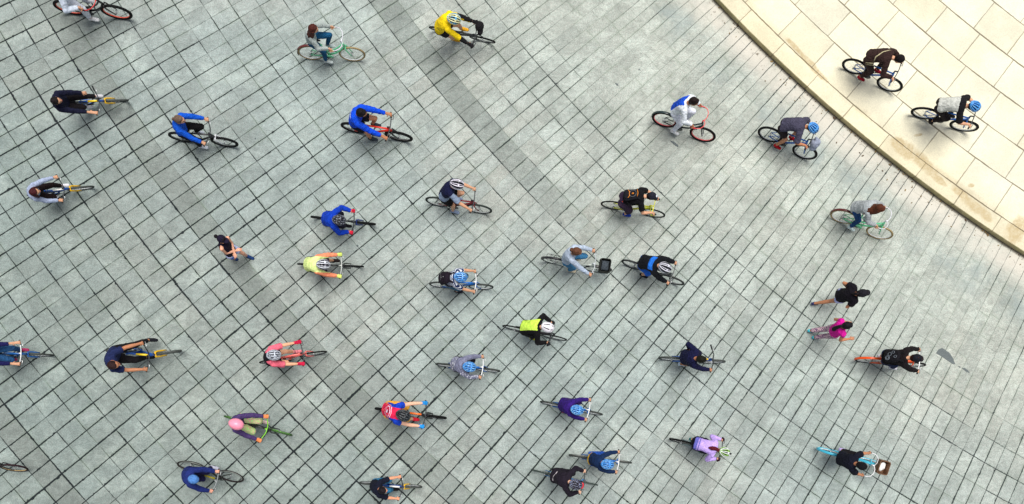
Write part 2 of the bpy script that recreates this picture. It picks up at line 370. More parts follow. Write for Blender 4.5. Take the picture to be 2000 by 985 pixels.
# ------------------------------------------------------------------ mesh helpers
class MB:
    def __init__(s): s.v = []; s.f = []; s.mi = []
    def add(s, v, f, mi=0):
        b = len(s.v); s.v += [tuple(p) for p in v]; s.f += [tuple(i + b for i in q) for q in f]; s.mi += [mi] * len(f)
    def tube(s, pts, r, n=8, closed=False, side=None, mi=0, cap=True):
        """loft of ellipses; r: number, or list of numbers / (side, depth) pairs"""
        pts = [Vector(p) for p in pts]; m = len(pts)
        if not isinstance(r, (list, tuple)): r = [r] * m
        rs = [(q, q) if not isinstance(q, (list, tuple)) else q for q in r]
        v = []; a = Vector(side) if side is not None else None
        for i, p in enumerate(pts):
            if closed: t = pts[(i + 1) % m] - pts[i - 1]
            else: t = pts[min(i + 1, m - 1)] - pts[max(i - 1, 0)]
            if t.length < 1e-9: t = Vector((0, 0, 1))
            t.normalize()
            if a is None: a = Vector((0, 1, 0)) if abs(t.y) < .8 else Vector((1, 0, 0))
            aa = a - t * a.dot(t)
            if aa.length < 1e-4: aa = t.orthogonal()
            aa.normalize(); bb = t.cross(aa)
            if side is None: a = aa
            for k in range(n):
                an = 2 * math.pi * k / n
                v.append(p + aa * (rs[i][0] * math.cos(an)) + bb * (rs[i][1] * math.sin(an)))
        f = []
        for i in range(m if closed else m - 1):
            j = (i + 1) % m
            for k in range(n):
                f.append((i * n + k, i * n + (k + 1) % n, j * n + (k + 1) % n, j * n + k))
        if not closed and cap:
            f.append(tuple(range(n))[::-1]); f.append(tuple((m - 1) * n + k for k in range(n)))
        s.add(v, f, mi)
    def limb(s, p0, p1, r0, r1, n=12, side=None, round0=True, round1=True):
        """tapered capsule"""
        p0, p1 = Vector(p0), Vector(p1); t = p1 - p0; L = t.length
        if L < 1e-6: return
        t /= L; q = lambda r: r if isinstance(r, (tuple, list)) else (r, r)
        a, b = q(r0), q(r1); pts = []; rr = []
        if round0:
            for e in (80, 55, 28): pts.append(p0 - t * (min(a) * math.sin(R(e)))); rr.append((a[0] * math.cos(R(e)), a[1] * math.cos(R(e))))
        for k in range(5):
            w = k / 4; pts.append(p0.lerp(p1, w)); rr.append((a[0] + (b[0] - a[0]) * w, a[1] + (b[1] - a[1]) * w))
        if round1:
            for e in (28, 55, 80): pts.append(p1 + t * (min(b) * math.sin(R(e)))); rr.append((b[0] * math.cos(R(e)), b[1] * math.cos(R(e))))
        s.tube(pts, rr, n, side=side)
    def ell(s, c, rad, M=None, n=14, m=10, mi=0):
        c = Vector(c); v = []; f = []
        for i in range(m + 1):
            ph = math.pi * i / m
            for k in range(n):
                an = 2 * math.pi * k / n
                p = Vector((rad[0] * math.sin(ph) * math.cos(an), rad[1] * math.sin(ph) * math.sin(an), rad[2] * math.cos(ph)))
                v.append(c + (M @ p if M is not None else p))
        for i in range(m):
            for k in range(n): f.append((i * n + k, (i + 1) * n + k, (i + 1) * n + (k + 1) % n, i * n + (k + 1) % n))
        s.add(v, f, mi)
    def box(s, c, d, M=None, mi=0):
        c = Vector(c); v = []
        for x in (-1, 1):
            for y in (-1, 1):
                for z in (-1, 1):
                    p = Vector((x * d[0] / 2, y * d[1] / 2, z * d[2] / 2)); v.append(c + (M @ p if M is not None else p))
        s.add(v, [(0, 1, 3, 2), (4, 6, 7, 5), (0, 4, 5, 1), (2, 3, 7, 6), (0, 2, 6, 4), (1, 5, 7, 3)], mi)
    def obj(s, name, mats, parent=None, smooth=True, xf=None):
        v = [xf @ Vector(p) for p in s.v] if xf is not None else s.v
        if not isinstance(mats, (list, tuple)): mats = [mats]
        o = mesh_obj(name, v, s.f, None, parent, smooth)
        for m in mats: o.data.materials.append(m)
        if len(mats) > 1: o.data.polygons.foreach_set('material_index', s.mi)
        return o

def remesh(mb, voxel=.010, smooth=3, extra=None, wrinkle=0.0, seed=0.0):
    me = bpy.data.meshes.new('tmp'); me.from_pydata(mb.v, [], mb.f); me.update()
    o = bpy.data.objects.new('tmp', me); C.objects.link(o)
    m = o.modifiers.new('r', 'REMESH'); m.mode = 'VOXEL'; m.voxel_size = voxel; m.use_smooth_shade = True
    if smooth:
        q = o.modifiers.new('s', 'SMOOTH'); q.factor = .5; q.iterations = smooth
    dg = bpy.context.evaluated_depsgraph_get(); ev = o.evaluated_get(dg)
    em = bpy.data.meshes.new_from_object(ev)
    bpy.data.objects.remove(o); bpy.data.meshes.remove(me)
    n = len(em.vertices)
    co = np.empty(n * 3); em.vertices.foreach_get('co', co); co = co.reshape(-1, 3)
    if wrinkle:
        nr = np.empty(n * 3); em.vertices.foreach_get('normal', nr); nr = nr.reshape(-1, 3)
        d = np.array([(1 - 2 * abs(noise.noise(Vector((p[0] * 8 + seed, p[1] * 8, p[2] * 8))))) * .65 + noise.noise(Vector((p[0] * 19, p[1] * 19 + seed, p[2] * 19))) * .5 for p in co])
        co = co + nr * (d * wrinkle)[:, None]
    nl = len(em.polygons)
    ls = np.empty(nl, dtype=np.int32); em.polygons.foreach_get('loop_total', ls)
    vi = np.empty(len(em.loops), dtype=np.int32); em.loops.foreach_get('vertex_index', vi)
    fs = []; k = 0
    for c in ls: fs.append(tuple(vi[k:k + c].tolist())); k += c
    bpy.data.meshes.remove(em)
    out = MB(); out.v = [tuple(p) for p in co.tolist()]; out.f = fs; out.mi = [0] * len(fs)
    if extra is not None: out.add(extra.v, extra.f)
    return out
def paint(mb, fn):
    v = mb.v
    mb.mi = [fn(Vector((sum(v[i][0] for i in q) / len(q), sum(v[i][1] for i in q) / len(q), sum(v[i][2] for i in q) / len(q)))) for q in mb.f]

def tag(o, label, cat, group=None):
    o['label'] = label; o['category'] = cat
    if group: o['group'] = group

# ------------------------------------------------------------------ bicycle
HB = {'flat': dict(g=(.34, .27, 1.00)), 'riser': dict(g=(.28, .29, 1.04)), 'cruiser': dict(g=(.10, .30, 1.03)), 'drop': dict(g=(.45, .20, .97))}
def steer_m(a):
    ax = Vector((-.30, 0, .954)); p = Vector((.52, 0, .34)) + Vector((-.0, 0, 0))
    p = Vector((.47, 0, .36))
    return Matrix.Translation(p) @ Matrix.Rotation(R(a), 4, ax) @ Matrix.Translation(-p)

def make_bike(root, s):
    rt = s.get('rt', .024) * 1.15; wr = .34; Rm = wr - rt; st = steer_m(s.get('steer', 0))
    crank = R(s.get('aL', 90))
    fc = mat('paint', s['frame']); kc = mat('paint', s.get('fork', s['frame'])); blk = mat('rubber', (30, 31, 34)); chrome = mat('metal', CHROME); dk = mat('metal', (60, 62, 66))
    bars = mat('paint', s['barc']) if s.get('barc') else dk
    style = s.get('style', 'diamond'); hb = s.get('hb', 'flat')
    # frame
    f = MB(); BBp = Vector((-.08, 0, .28)); HT = Vector((.315, 0, .90)); HBm = Vector((.375, 0, .72)); ST = Vector((-.235, 0, .80))
    hx = s.get('hx', 0) * .55 - .05; tr = .020 if style != 'fat' else .026
    f.tube([BBp, ST], tr * .85)
    if style == 'step':
        f.tube([Vector((.335, 0, .84)), Vector((.22, 0, .66)), Vector((.06, 0, .50)), Vector((-.13, 0, .44))], tr)
        f.tube([HBm + Vector((0, 0, .02)), Vector((.26, 0, .52)), Vector((.10, 0, .36)), BBp], tr * 1.15)
    else:
        f.tube([Vector((-.195, 0, .76)), Vector((.335, 0, .83))], tr); f.tube([BBp, HBm + Vector((-.01, 0, .04))], tr * 1.25)
    f.tube([HT, HBm], tr * 1.2)
    for y in (-1, 1):
        f.tube([BBp + Vector((0, y * .03, 0)), Vector((-.25, y * .055, .30)), Vector((-.52, y * .062, .34))], .011)
        f.tube([Vector((-.19, y * .02, .72)), Vector((-.30, y * .055, .62)), Vector((-.52, y * .062, .34))], .009)
    f.tube([BBp + Vector((0, -.045, 0)), BBp + Vector((0, .045, 0))], .026)
    fo = f.obj('frame', fc, root)
    p = MB(); p.tube([ST, ST + Vector((hx * .35 - .008, 0, .06)), Vector((-.245 + hx, 0, .925))], .014); p.obj('seat_post', chrome, root)
    # saddle
    sd_ = MB(); wide = .088 if style == 'step' else .070
    sd_.tube([(-.39, 0, .935), (-.375, 0, .945), (-.33, 0, .95), (-.27, 0, .95), (-.20, 0, .947), (-.13, 0, .945), (-.10, 0, .935)],
             [(wide * .5, .012), (wide * .95, .024), (wide, .028), (wide * .72, .026), (.030, .022), (.024, .02), (.014, .012)], 12, side=(0, 1, 0))
    sd_.v = [(x_ + hx, y_, z_) for x_, y_, z_ in sd_.v]
    sd_.obj('saddle', mat('rubber', s.get('saddle', BLACK)), root)
    # fork
    k = MB(); cr = Vector((.385, 0, .69)); fr = s.get('fr', .014)
    k.tube([HBm, cr], .019)
    for y in (-1, 1):
        k.tube([cr, cr + Vector((.0, y * .048, -.004)), Vector((.415, y * .060, .60)), Vector((.47, y * .060, .46)), Vector((.52, y * .058, .34))], [fr * 1.15, fr * 1.2, fr * 1.15, fr, fr * .75])
    k.obj('fork', kc, root, xf=st)
    # wheels
    for x, xf in ((-.52, None), (.52, st)):
        w = MB(); w.tube([(x, -.05, .34), (x, .05, .34)], .016)
        ns = 22
        for i in range(ns):
            a = 2 * math.pi * i / ns; e = (x + math.cos(a) * (Rm - rt - .012), 0, .34 + math.sin(a) * (Rm - rt - .012))
            w.tube([(x + math.cos(a + .5) * .016, (.035 if i % 2 else -.035), .34 + math.sin(a + .5) * .016), e], .0016, 4, cap=False)
        if x < 0: w.tube([(x, -.062, .34), (x, -.030, .34)], [.045, .03], 14)
        wo = w.obj('wheel', mat('metal', (170, 174, 176)), root, xf=xf)
        n = 48; ty = MB(); ty.tube([(x + math.cos(2 * math.pi * i / n) * Rm, 0, .34 + math.sin(2 * math.pi * i / n) * Rm) for i in range(n)], rt, 8, True, side=(0, 1, 0))
        ty.obj('tyre', mat('rubber', s.get('tyre', TYRE)), wo, xf=xf)
        ri = MB(); ri.tube([(x + math.cos(2 * math.pi * i / n) * (Rm - rt - .006), 0, .34 + math.sin(2 * math.pi * i / n) * (Rm - rt - .006)) for i in range(n)], [(.013, .010)] * n, 6, True, side=(0, 1, 0))
        ri.obj('rim', mat('paint', s.get('rim', (150, 154, 156))), wo, xf=xf)
        if s.get('wall'):
            ww = MB()
            for y in (-1, 1): ww.tube([(x + math.cos(2 * math.pi * i / n) * (Rm - rt * .55), y * rt * .62, .34 + math.sin(2 * math.pi * i / n) * (Rm - rt * .55)) for i in range(n)], [(.006, .009)] * n, 6, True, side=(0, 1, 0))
            ww.obj('tyre_wall', mat('rubber', s['wall']), wo, xf=xf)
        if s.get('fender') and (x < 0 or s.get('fender') == 'both' or isinstance(s['fender'], tuple) and s.get('ff')):
            fd = MB(); fm = s['fender'] if isinstance(s['fender'], tuple) else (40, 40, 44)
            a0, a1 = (20, 200) if x < 0 else (10, 150)
            pts = [(x + math.cos(R(a0 + (a1 - a0) * i / 22)) * (wr + .014), 0, .34 + math.sin(R(a0 + (a1 - a0) * i / 22)) * (wr + .014)) for i in range(23)]
            fd.tube(pts, [(.030, .005)] * 23, 8, side=(0, 1, 0))
            fd.obj('mudguard', mat('paint', fm), root, xf=xf)
    # cranks, pedals, chain
    c = MB(); c.tube([BBp + Vector((0, -.078, 0)), BBp + Vector((0, .078, 0))], .014); c.tube([BBp + Vector((0, -.062, 0)), BBp + Vector((0, -.055, 0))], .085, 24)
    for y, a in ((1, crank), (-1, crank + math.pi)):
        e = BBp + Vector((math.cos(a) * .17, y * .075, math.sin(a) * .17))
        c.tube([BBp + Vector((0, y * .07, 0)), e], [.012, .010])
    co = c.obj('crank', mat('metal', (70, 72, 76)), root)
    for y, a in ((1, crank), (-1, crank + math.pi)):
        e = BBp + Vector((math.cos(a) * .17, y * .125, math.sin(a) * .17)); q = MB(); q.box(e, (.085, .085, .018)); q.tube([e - Vector((0, y * .05, 0)), e], .006)
        q.obj('pedal', blk, co, smooth=False)
    ch = MB(); ch.tube([BBp + Vector((0, -.058, .085)), Vector((-.52, -.045, .378))], .005, 5); ch.tube([BBp + Vector((0, -.058, -.085)), Vector((-.52, -.045, .302))], .005, 5)
    ch.obj('chain', dk, root)
    if s.get('guard'):
        q = MB(); q.tube([(-.52, -.075, .37), (-.3, -.078, .36), (-.02, -.078, .335), (.03, -.078, .28)], [(.006, .02), (.008, .035), (.008, .06), (.008, .04)], 8, side=(0, 1, 0)); q.obj('chain_guard', fc, root)
    # handlebar
    h = MB(); gx_, gy_, gz_ = HB[hb]['g']; br = .0125 if hb != 'cruiser' else .0095
    top = Vector((.30, 0, .96)); h.tube([HT, top], .015)
    if hb == 'flat':
        cl = Vector((.37, 0, 1.0)); h.tube([top, cl], .017); pts = [(gx_ - .01, -gy_ - .05, gz_), (gx_, -gy_, gz_), (.365, -.10, 1.0), cl, (.365, .10, 1.0), (gx_, gy_, gz_), (gx_ - .01, gy_ + .05, gz_)]
    elif hb == 'riser':
        cl = Vector((.35, 0, .99)); h.tube([top, cl], .017); pts = [(gx_ - .03, -gy_ - .05, gz_), (gx_, -gy_, gz_), (.35, -.10, 1.02), (.35, -.05, .99), cl, (.35, .05, .99), (.35, .10, 1.02), (gx_, gy_, gz_), (gx_ - .03, gy_ + .05, gz_)]
    elif hb == 'cruiser':
        cl = Vector((.33, 0, 1.0)); h.tube([top, cl], .017)
        half = [(.10 - .07, .29, 1.03), (.10, .30, 1.03), (.20, .305, 1.05), (.29, .27, 1.065), (.345, .19, 1.06), (.36, .09, 1.03)]
        pts = [(a, -b, z) for a, b, z in half] + [cl] + [(a, b, z) for a, b, z in half[::-1]]
    else:
        cl = Vector((.40, 0, .96)); h.tube([top, cl], .017)
        half = [(.38, .20, .84), (.44, .205, .83), (.49, .205, .87), (.49, .20, .93), (.45, .20, .955), (.40, .18, .96), (.40, .10, .96)]
        pts = [(a, -b, z) for a, b, z in half] + [cl] + [(a, b, z) for a, b, z in half[::-1]]
    h.tube(pts, br, 8)
    ho = h.obj('handlebar', bars, root, xf=st)
    for y in (-1, 1):
        q = MB(); P0 = Vector((gx_, y * gy_, gz_))
        if hb == 'drop': q.tube([P0 + Vector((-.04, 0, .0)), P0 + Vector((.02, 0, .03)), P0 + Vector((.05, 0, .05))], [.018, .02, .014]); e0 = P0 + Vector((.05, 0, .04)); e1 = P0 + Vector((.06, 0, -.07))
        else:
            d = Vector((-.03, y * .10, 0)) if hb != 'cruiser' else Vector((-.09, -y * .01, 0)); d.normalize()
            q.tube([P0 - d * .06, P0 + d * .065], .019); e0 = P0 - d * .09 + Vector((.04, 0, -.01)); e1 = P0 + d * .03 + Vector((.055, 0, -.015))
        q.obj('grip', mat('rubber', s.get('grip', (36, 36, 40))), ho, xf=st)
        l = MB(); l.tube([e0 - Vector((.04, 0, 0)), e0, e1], [.010, .009, .006], 6); l.obj('brake_lever', mat('metal', s.get('lever', (90, 92, 96))), ho, xf=st)
    if s.get('basket'):
        q = MB(); kind = s['basket']; bc = Vector((.60, 0, .86)); w_, d_, hgt = (.31, .235, .22) if kind != 'wood' else (.34, .25, .20)
        wall = .012
        q.box(bc + Vector((0, 0, -hgt / 2)), (d_, w_, wall))
        for sx in (-1, 1):
            q.box(bc + Vector((sx * (d_ / 2 - wall / 2), 0, .006)), (wall, w_, hgt)); q.box(bc + Vector((0, sx * (w_ / 2 - wall / 2), .007)), (d_ - wall * 2 - .002, wall, hgt))
        if kind == 'wood':
            for y in (-.14, -.07, 0, .07, .14): q.box(bc + Vector((0, y, -hgt / 2 + .012)), (d_ - .03, .05, .008))
            bm_ = mat('wicker', (150, 112, 84), (104, 74, 54))
        else: bm_ = mat('rubber', (52, 54, 52))
        bo = q.obj('basket', bm_, root, xf=st, smooth=False)
        rm = MB(); e = .012; hx, hy, hz = d_ / 2, w_ / 2, hgt / 2 + .01
        rm.tube([bc + Vector(p_) for p_ in ((-hx, -hy + .03, hz), (-hx + .03, -hy, hz), (hx - .03, -hy, hz), (hx, -hy + .03, hz), (hx, hy - .03, hz), (hx - .03, hy, hz), (-hx + .03, hy, hz), (-hx, hy - .03, hz))], e, 8, True)
        rm.obj('basket_rim', bm_ if kind == 'wood' else mat('rubber', (38, 40, 38)), bo, xf=st)
        if kind != 'wood':
            ln = MB(); ln.box(bc + Vector((0, 0, .04)), (.165, .22, .10)); ln.obj('basket_lining', mat('cloth', (70, 78, 86)), bo, xf=st)
    if s.get('rack'):
        q = MB()
        for y in (-.07, 0, .07): q.tube([(-.76, y, .74), (-.34, y, .74)], .006, 6)
        q.tube([(-.77, -.07, .74), (-.78, 0, .74), (-.77, .07, .74)], .006, 6)
        for x in (-.68, -.55, -.42): q.tube([(x, -.07, .74), (x, .07, .74)], .005, 6)
        for y in (-1, 1):
            for x in (-.68, -.48): q.tube([(x, y * .07, .74), (-.52, y * .07, .36)], .005, 6)
        q.obj('rear_rack', dk, root)
    if s.get('light'):
        q = MB(); q.tube([(.39, .0, 1.02), (.45, .0, 1.02)], [.02, .026], 10); q.obj('front_lamp', mat('rubber', (34, 34, 38)), root, xf=st)
        q = MB(); q.ell((-.30, 0, .80), (.02, .022, .03)); q.obj('rear_reflector', mat('paint', (180, 20, 20)), root)
    if s.get('bag'):
        q = MB(); q.ell((.42, .20, 1.02), (.11, .12, .10)); q.ell((.46, .10, .98), (.07, .10, .07)); q.obj('handlebar_bag', mat('cloth', s['bag']), root, xf=st)
    if s.get('bottle'):
        q = MB(); q.tube([(.05, 0, .47), (.15, 0, .59), (.165, 0, .61)], [.035, .035, .018], 12); q.obj('water_bottle', mat('paint', s['bottle']), root)
    if s.get('panel'):
        q = MB(); q.tube([(.0, 0, .80), (.27, 0, .835)], .0225, 10); q.obj('frame_decal', mat('paint', s['panel']), fo)

# ------------------------------------------------------------------ people
def ik(a, b, l1, l2, hint):
    a, b = Vector(a), Vector(b); d = b - a; L = d.length
    k = 1.0
    if L > (l1 + l2) * .995: k = min(L / ((l1 + l2) * .995), 1.16)
    l1 *= k; l2 *= k
    if L > l1 + l2 - 1e-3: b = a + d.normalized() * (l1 + l2 - 1e-3); d = b - a; L = d.length
    d.normalize(); x = (L * L + l1 * l1 - l2 * l2) / (2 * L); h = math.sqrt(max(l1 * l1 - x * x, 0))
    hn = Vector(hint) - d * Vector(hint).dot(d)
    if hn.length < 1e-4: hn = d.orthogonal()
    hn.normalize()
    return a + d * x + hn * h, b

def hand(mb, wrist, knuck, up, across, side, spread=1.0, flat=False, inner=1):
    """five fingers starting at the knuckle line; across = unit vector along the bar, up = back of the hand"""
    f = (knuck - wrist).normalized(); w = Vector(up)
    w = (w - f * w.dot(f)).normalized(); b = Vector(across); b = (b - f * b.dot(f) - w * b.dot(w))
    b = b.normalized() if b.length > 1e-3 else f.cross(w)
    lens = (.92, 1.0, .95, .78)
    for i in range(4):
        off = b * ((i - 1.5) * .0215) * -inner
        p0 = knuck + off - f * .010
        if flat: pts = [p0, p0 + (f * .030 - w * .002) * lens[i], p0 + (f * .055 - w * .010) * lens[i], p0 + (f * .078 - w * .024) * lens[i]]
        else: pts = [p0, p0 + (f * .030 - w * .004) * lens[i], p0 + (f * .036 - w * .034) * lens[i], p0 + (f * .012 - w * .050) * lens[i]]
        mb.tube([pts[0]] + pts[1:] + [pts[-1] + (pts[-1] - pts[-2]).normalized() * .004], [.0098, .0094, .0088, .0078, .004], 8)
    t0 = wrist.lerp(knuck, .35) + b * .032 * inner - w * .004
    if flat: mb.tube([t0, t0 + b * .018 * inner + f * .022 - w * .008, t0 + b * .024 * inner + f * .046 - w * .018], [.012, .011, .008], 8)
    else: mb.tube([t0, t0 + b * .016 * inner + f * .020 - w * .018, t0 + b * .010 * inner + f * .044 - w * .040], [.012, .011, .008], 8)

def make_person(root_name, s, mw, label, group):
    """s: spec, mw: world matrix of the local frame. returns the body object"""
    riding = s.get('ride', True)
    k = s.get('w', 1.0)      # build
    inv = mw.inverted()
    z0 = 0
    if riding:
        hx = s.get('hx', 0); H = Vector((-.32 + hx, 0, 1.03))
    else:
        H = Vector((0, 0, .93 * s.get('ht', 1.0)))
    # head target
    Rt = s.get('tl', .70)
    co = inv @ CAM; tgt_w = Vector((gx(s['head'][0]), gy(s['head'][1]), 0)); dr = (inv @ tgt_w) - co; dr.normalize()
    oc = co - H; b_ = oc.dot(dr); c_ = oc.dot(oc) - Rt * Rt; disc = b_ * b_ - c_
    if disc > 0: T = co + dr * (-b_ - math.sqrt(disc))
    else:
        q = co + dr * (-b_); T = H + (q - H).normalized() * Rt
    if T.z < H.z + .18: T = H + (Vector((T.x - H.x, T.y - H.y, 0)).normalized() * .66 + Vector((0, 0, .22)))
    if not riding: T = H + (T - H).normalized() * Rt
    U = (T - H).normalized()
    Y = Vector((0, 1, 0)); X = Vector((1, 0, 0)); Z = Vector((0, 0, 1))
    yaw = R(s.get('yaw', 0))
    Yt = Matrix.Rotation(yaw, 3, 'Z') @ Y
    S = (Yt - U * Yt.dot(U)).normalized(); B = S.cross(U)         # B: points to the back? (S x U)
    if B.dot(Matrix.Rotation(yaw, 3, 'Z') @ X) > 0: B = -B
    N = H + (T - H) * .755 + B * .03
    lean = max(0.0, min(1.0, 1 - U.z))
    hunch = .03 + .10 * lean
    def sp(t):
        base = H.lerp(N, t); return base + B * (hunch * math.sin(math.pi * min(1, t * .9)))
    up_h = (U * .45 + Z * .55).normalized()
    hyaw = R(s.get('hyaw', 0)); F = Matrix.Rotation(yaw * .5 + hyaw, 3, 'Z') @ X
    pit = R(s.get('pitch', 0))
    F = (F - up_h * F.dot(up_h)).normalized()
    Fh = (F * math.cos(pit) + up_h * math.sin(pit)).normalized(); Uh = (up_h * math.cos(pit) - F * math.sin(pit)).normalized(); Lh = Uh.cross(Fh)
    HM = Matrix((Fh, Lh, Uh)).transposed() * 1.09
    hd = lambda x, y, z: T + HM @ Vector((x, y, z))
    sh_w = .176 * k
    SH = {y_: sp(.88) + S * (sh_w * y_) - B * .035 - U * .012 for y_ in (1, -1)}
    skin = mat('skin', s.get('skin', SKIN))
    b = MB(); fin = MB()
    # torso + neck + head
    tor = [(-.10, .11, .085), (-.02, .150, .105), (.12, .152, .108), (.32, .136, .100), (.52, .148, .106), (.72, .166, .108), (.88, .150, .090), (.97, .085, .062)]
    b.tube([sp(max(t, 0)) + U * (min(t, 0) * .5) for t, _, _ in tor], [(a * k, d * k) for _, a, d in tor], 16, side=S)
    b.limb(sp(.90), T - Uh * .05 - Fh * .015, .056, .052)
    b.ell(T, (.096, .076, .112), HM, 16, 12); b.ell(hd(.030, 0, -.055), (.062, .058, .062), HM)
    b.ell(hd(.100, 0, -.012), (.014, .011, .024), HM); b.ell(hd(.070, 0, .022), (.032, .055, .014), HM)
    b.ell(hd(.084, 0, -.058), (.016, .028, .012), HM)
    for y in (-1, 1): b.ell(hd(-.008, y * .078, -.008), (.022, .010, .032), HM)
    for y in (-1, 1): b.limb(sp(.86) + S * (y * .06), SH[y], .068 * k, .056 * k)
    arms = {}; legs = {}
    hb = s.get('hb', 'flat'); st = steer_m(s.get('steer', 0))
    gp = Vector(HB[hb]['g']) if riding else None
    for y in (1, -1):
        over = s.get('lh' if y > 0 else 'rh')
        if over is not None:
            Gp = Vector(over); free = True
        elif riding:
            Gp = st @ Vector((gp.x, y * gp.y, gp.z)); free = False
        else: Gp = Vector((.1, y * .25, .95)); free = True
        sdir_ = (SH[y] - Gp).normalized()
        if free: wr = Gp; 
        else:
            bk = Vector((sdir_.x, sdir_.y * .6, max(sdir_.z, .15))).normalized()
            wr = Gp + Z * .030 + bk * .085
        hint = Vector(s.get('elb', (-.25, .75, -.55))); hint = Vector((hint.x, hint.y * y, hint.z))
        if over is not None and s.get('elo'): hint = Vector((s['elo'][0], s['elo'][1] * y, s['elo'][2]))
        E, wr = ik(SH[y], wr, .285, .255, hint)
        if free: kn = wr + (wr - E).normalized() * .08
        else: kn = Gp + Z * .034 + (Gp - wr).normalized() * .005
        arms[y] = (SH[y], E, wr, kn)
        b.limb(SH[y], E, .053 * k, .043 * k); b.limb(E, E.lerp(wr, .35), .043 * k, .044 * k); b.limb(E.lerp(wr, .35), wr, .044 * k, .029 * k)
        upv = Z if not free else (Z + B * .3).normalized()
        ac = Vector((-.1, 1, 0)) if hb not in ('cruiser',) or free else Vector((1, 0, 0))
        if hb == 'drop' and not free: ac = Vector((0, 1, 0))
        pw = kn - wr; pf = pw.normalized(); pb = ac - pf * ac.dot(pf)
        pb = pb.normalized() if pb.length > .01 else pf.cross(upv)
        b.limb(wr, kn, (.032, .021), (.043, .016), side=pb)
        hand(fin, wr, kn, upv, pb, y, flat=free, inner=(-y if pb.y > 0 else y))
    HJ = {y: H + Vector((0, y * .09, -.03)) for y in (1, -1)}
    BBp = Vector((-.08, 0, .28))
    for y in (1, -1):
        fo_ = s.get('lf' if y > 0 else 'rf')
        a = R(s.get('aL', 90)) + (0 if y > 0 else math.pi)
        if fo_ is not None: foot = Vector(fo_[:3]); fp = R(fo_[3]) if len(fo_) > 3 else 0
        else:
            foot = BBp + Vector((math.cos(a) * .17, y * .125, math.sin(a) * .17 + .012)); fp = R(-12 if math.sin(a) < .3 else -4) - R(10) * math.sin(a + 1.2) * 0
        fd = Vector((math.cos(fp), 0, math.sin(fp))); fu = Vector((-math.sin(fp), 0, math.cos(fp)))
        ank = foot - fd * .055 + fu * .095
        kh = Vector((.8, y * (.10 if riding else .02), .5)) if riding else Vector((1, 0, .1))
        K, ank = ik(HJ[y], ank, .43, .42, kh)
        legs[y] = (HJ[y], K, ank, foot, fd, fu)
        b.limb(HJ[y], K, .088 * k, .056 * k); b.limb(K, K.lerp(ank, .35), .055 * k, .056 * k); b.limb(K.lerp(ank, .35), ank, .056 * k, .036 * k)
        b.limb(ank - fu * .05 - fd * .02, foot + fd * .10 + fu * .025, (.035, .035), (.040, .020), side=Y)
    rm = remesh(b, .011, 2, extra=fin)
    body = rm.obj('person', skin)
    body.name = 'person'
    body.matrix_world = mw
    tag(body, label, 'person', group)
    body_inv = Matrix.Identity(4)
    seed = random.random() * 50
    def tc(p):
        d = p - H; return d.dot(U) / (N - H).length, d.dot(S), d.dot(B)
    info = dict(H=H, N=N, U=U, S=S, B=B, T=T, sp=sp, arms=arms, legs=legs, SH=SH, tc=tc, hd=hd, HM=HM)
    # ---- top
    top = s.get('top')
    if top:
        kind, col = top[0], top[1]; e = s.get('loose', .016) + .006; m = MB()
        t0 = -.10 if s.get('long_top') is None else -.22
        tt = [(t0, .150, .110), (-.02, .162, .118), (.12, .158, .114), (.32, .143, .106), (.52, .154, .112), (.72, .172, .114), (.88, .156, .096), (.975, .078, .066)]
        m.tube([sp(max(t, 0)) + U * (min(t, 0) * .5) for t, _, _ in tt], [(a * k + e, d * k + e) for _, a, d in tt], 18, side=S)
        if s.get('bulk'): m.ell(sp(.55) + B * .02, (.15, .17, .22), Matrix((B, S, U)).transposed())
        for y in (1, -1):
            Sh, E, wr, kn = arms[y]
            if kind != 'none': m.limb(sp(.86) + S * (y * .06), Sh, .074 * k + e * .5, .062 * k + e * .5)
            if kind == 'long':
                m.limb(Sh, E, .060 * k + e * .6, .049 * k + e * .6); m.limb(E, E.lerp(wr, .95), .050 * k + e * .6, .034 * k + e * .5, round1=False)
            elif kind == 'short':
                q = Sh.lerp(E, s.get('slv', .68)); m.limb(Sh, q, .061 * k + e * .6, .056 * k + e * .9, round1=False)
            elif kind == 'cap':
                q = Sh.lerp(E, .25); m.limb(Sh, q, .060 * k + e * .4, .056 * k + e * .6, round1=False)
        if s.get('hood'):
            m.tube([sp(.93) + S * .09 + Fh * .03, sp(.96) + B * .07 + S * .07, sp(.93) + B * .10, sp(.96) + B * .07 - S * .07, sp(.93) - S * .09 + Fh * .03], [.03, .04, .045, .04, .03], 8)
        else:
            m.tube([sp(.985) + S * (.066 * math.cos(R(a_))) + B * (.058 * math.sin(R(a_))) for a_ in range(0, 360, 30)], .014, 6, True)
        rm = remesh(m, .011, 5, wrinkle=.012, seed=seed)
        mats = [mat('cloth', col)]
        if s.get('paint'):
            fn, cols = s['paint']; mats += [mat('cloth', c_) for c_ in cols]
            paint(rm, lambda p: fn(p, info))
        rm.obj({'long': 'jacket', 'short': 'shirt', 'cap': 'vest_top', 'none': 'tank_top'}[kind], mats, body)
    # ---- bottoms
    bot = s.get('bot')
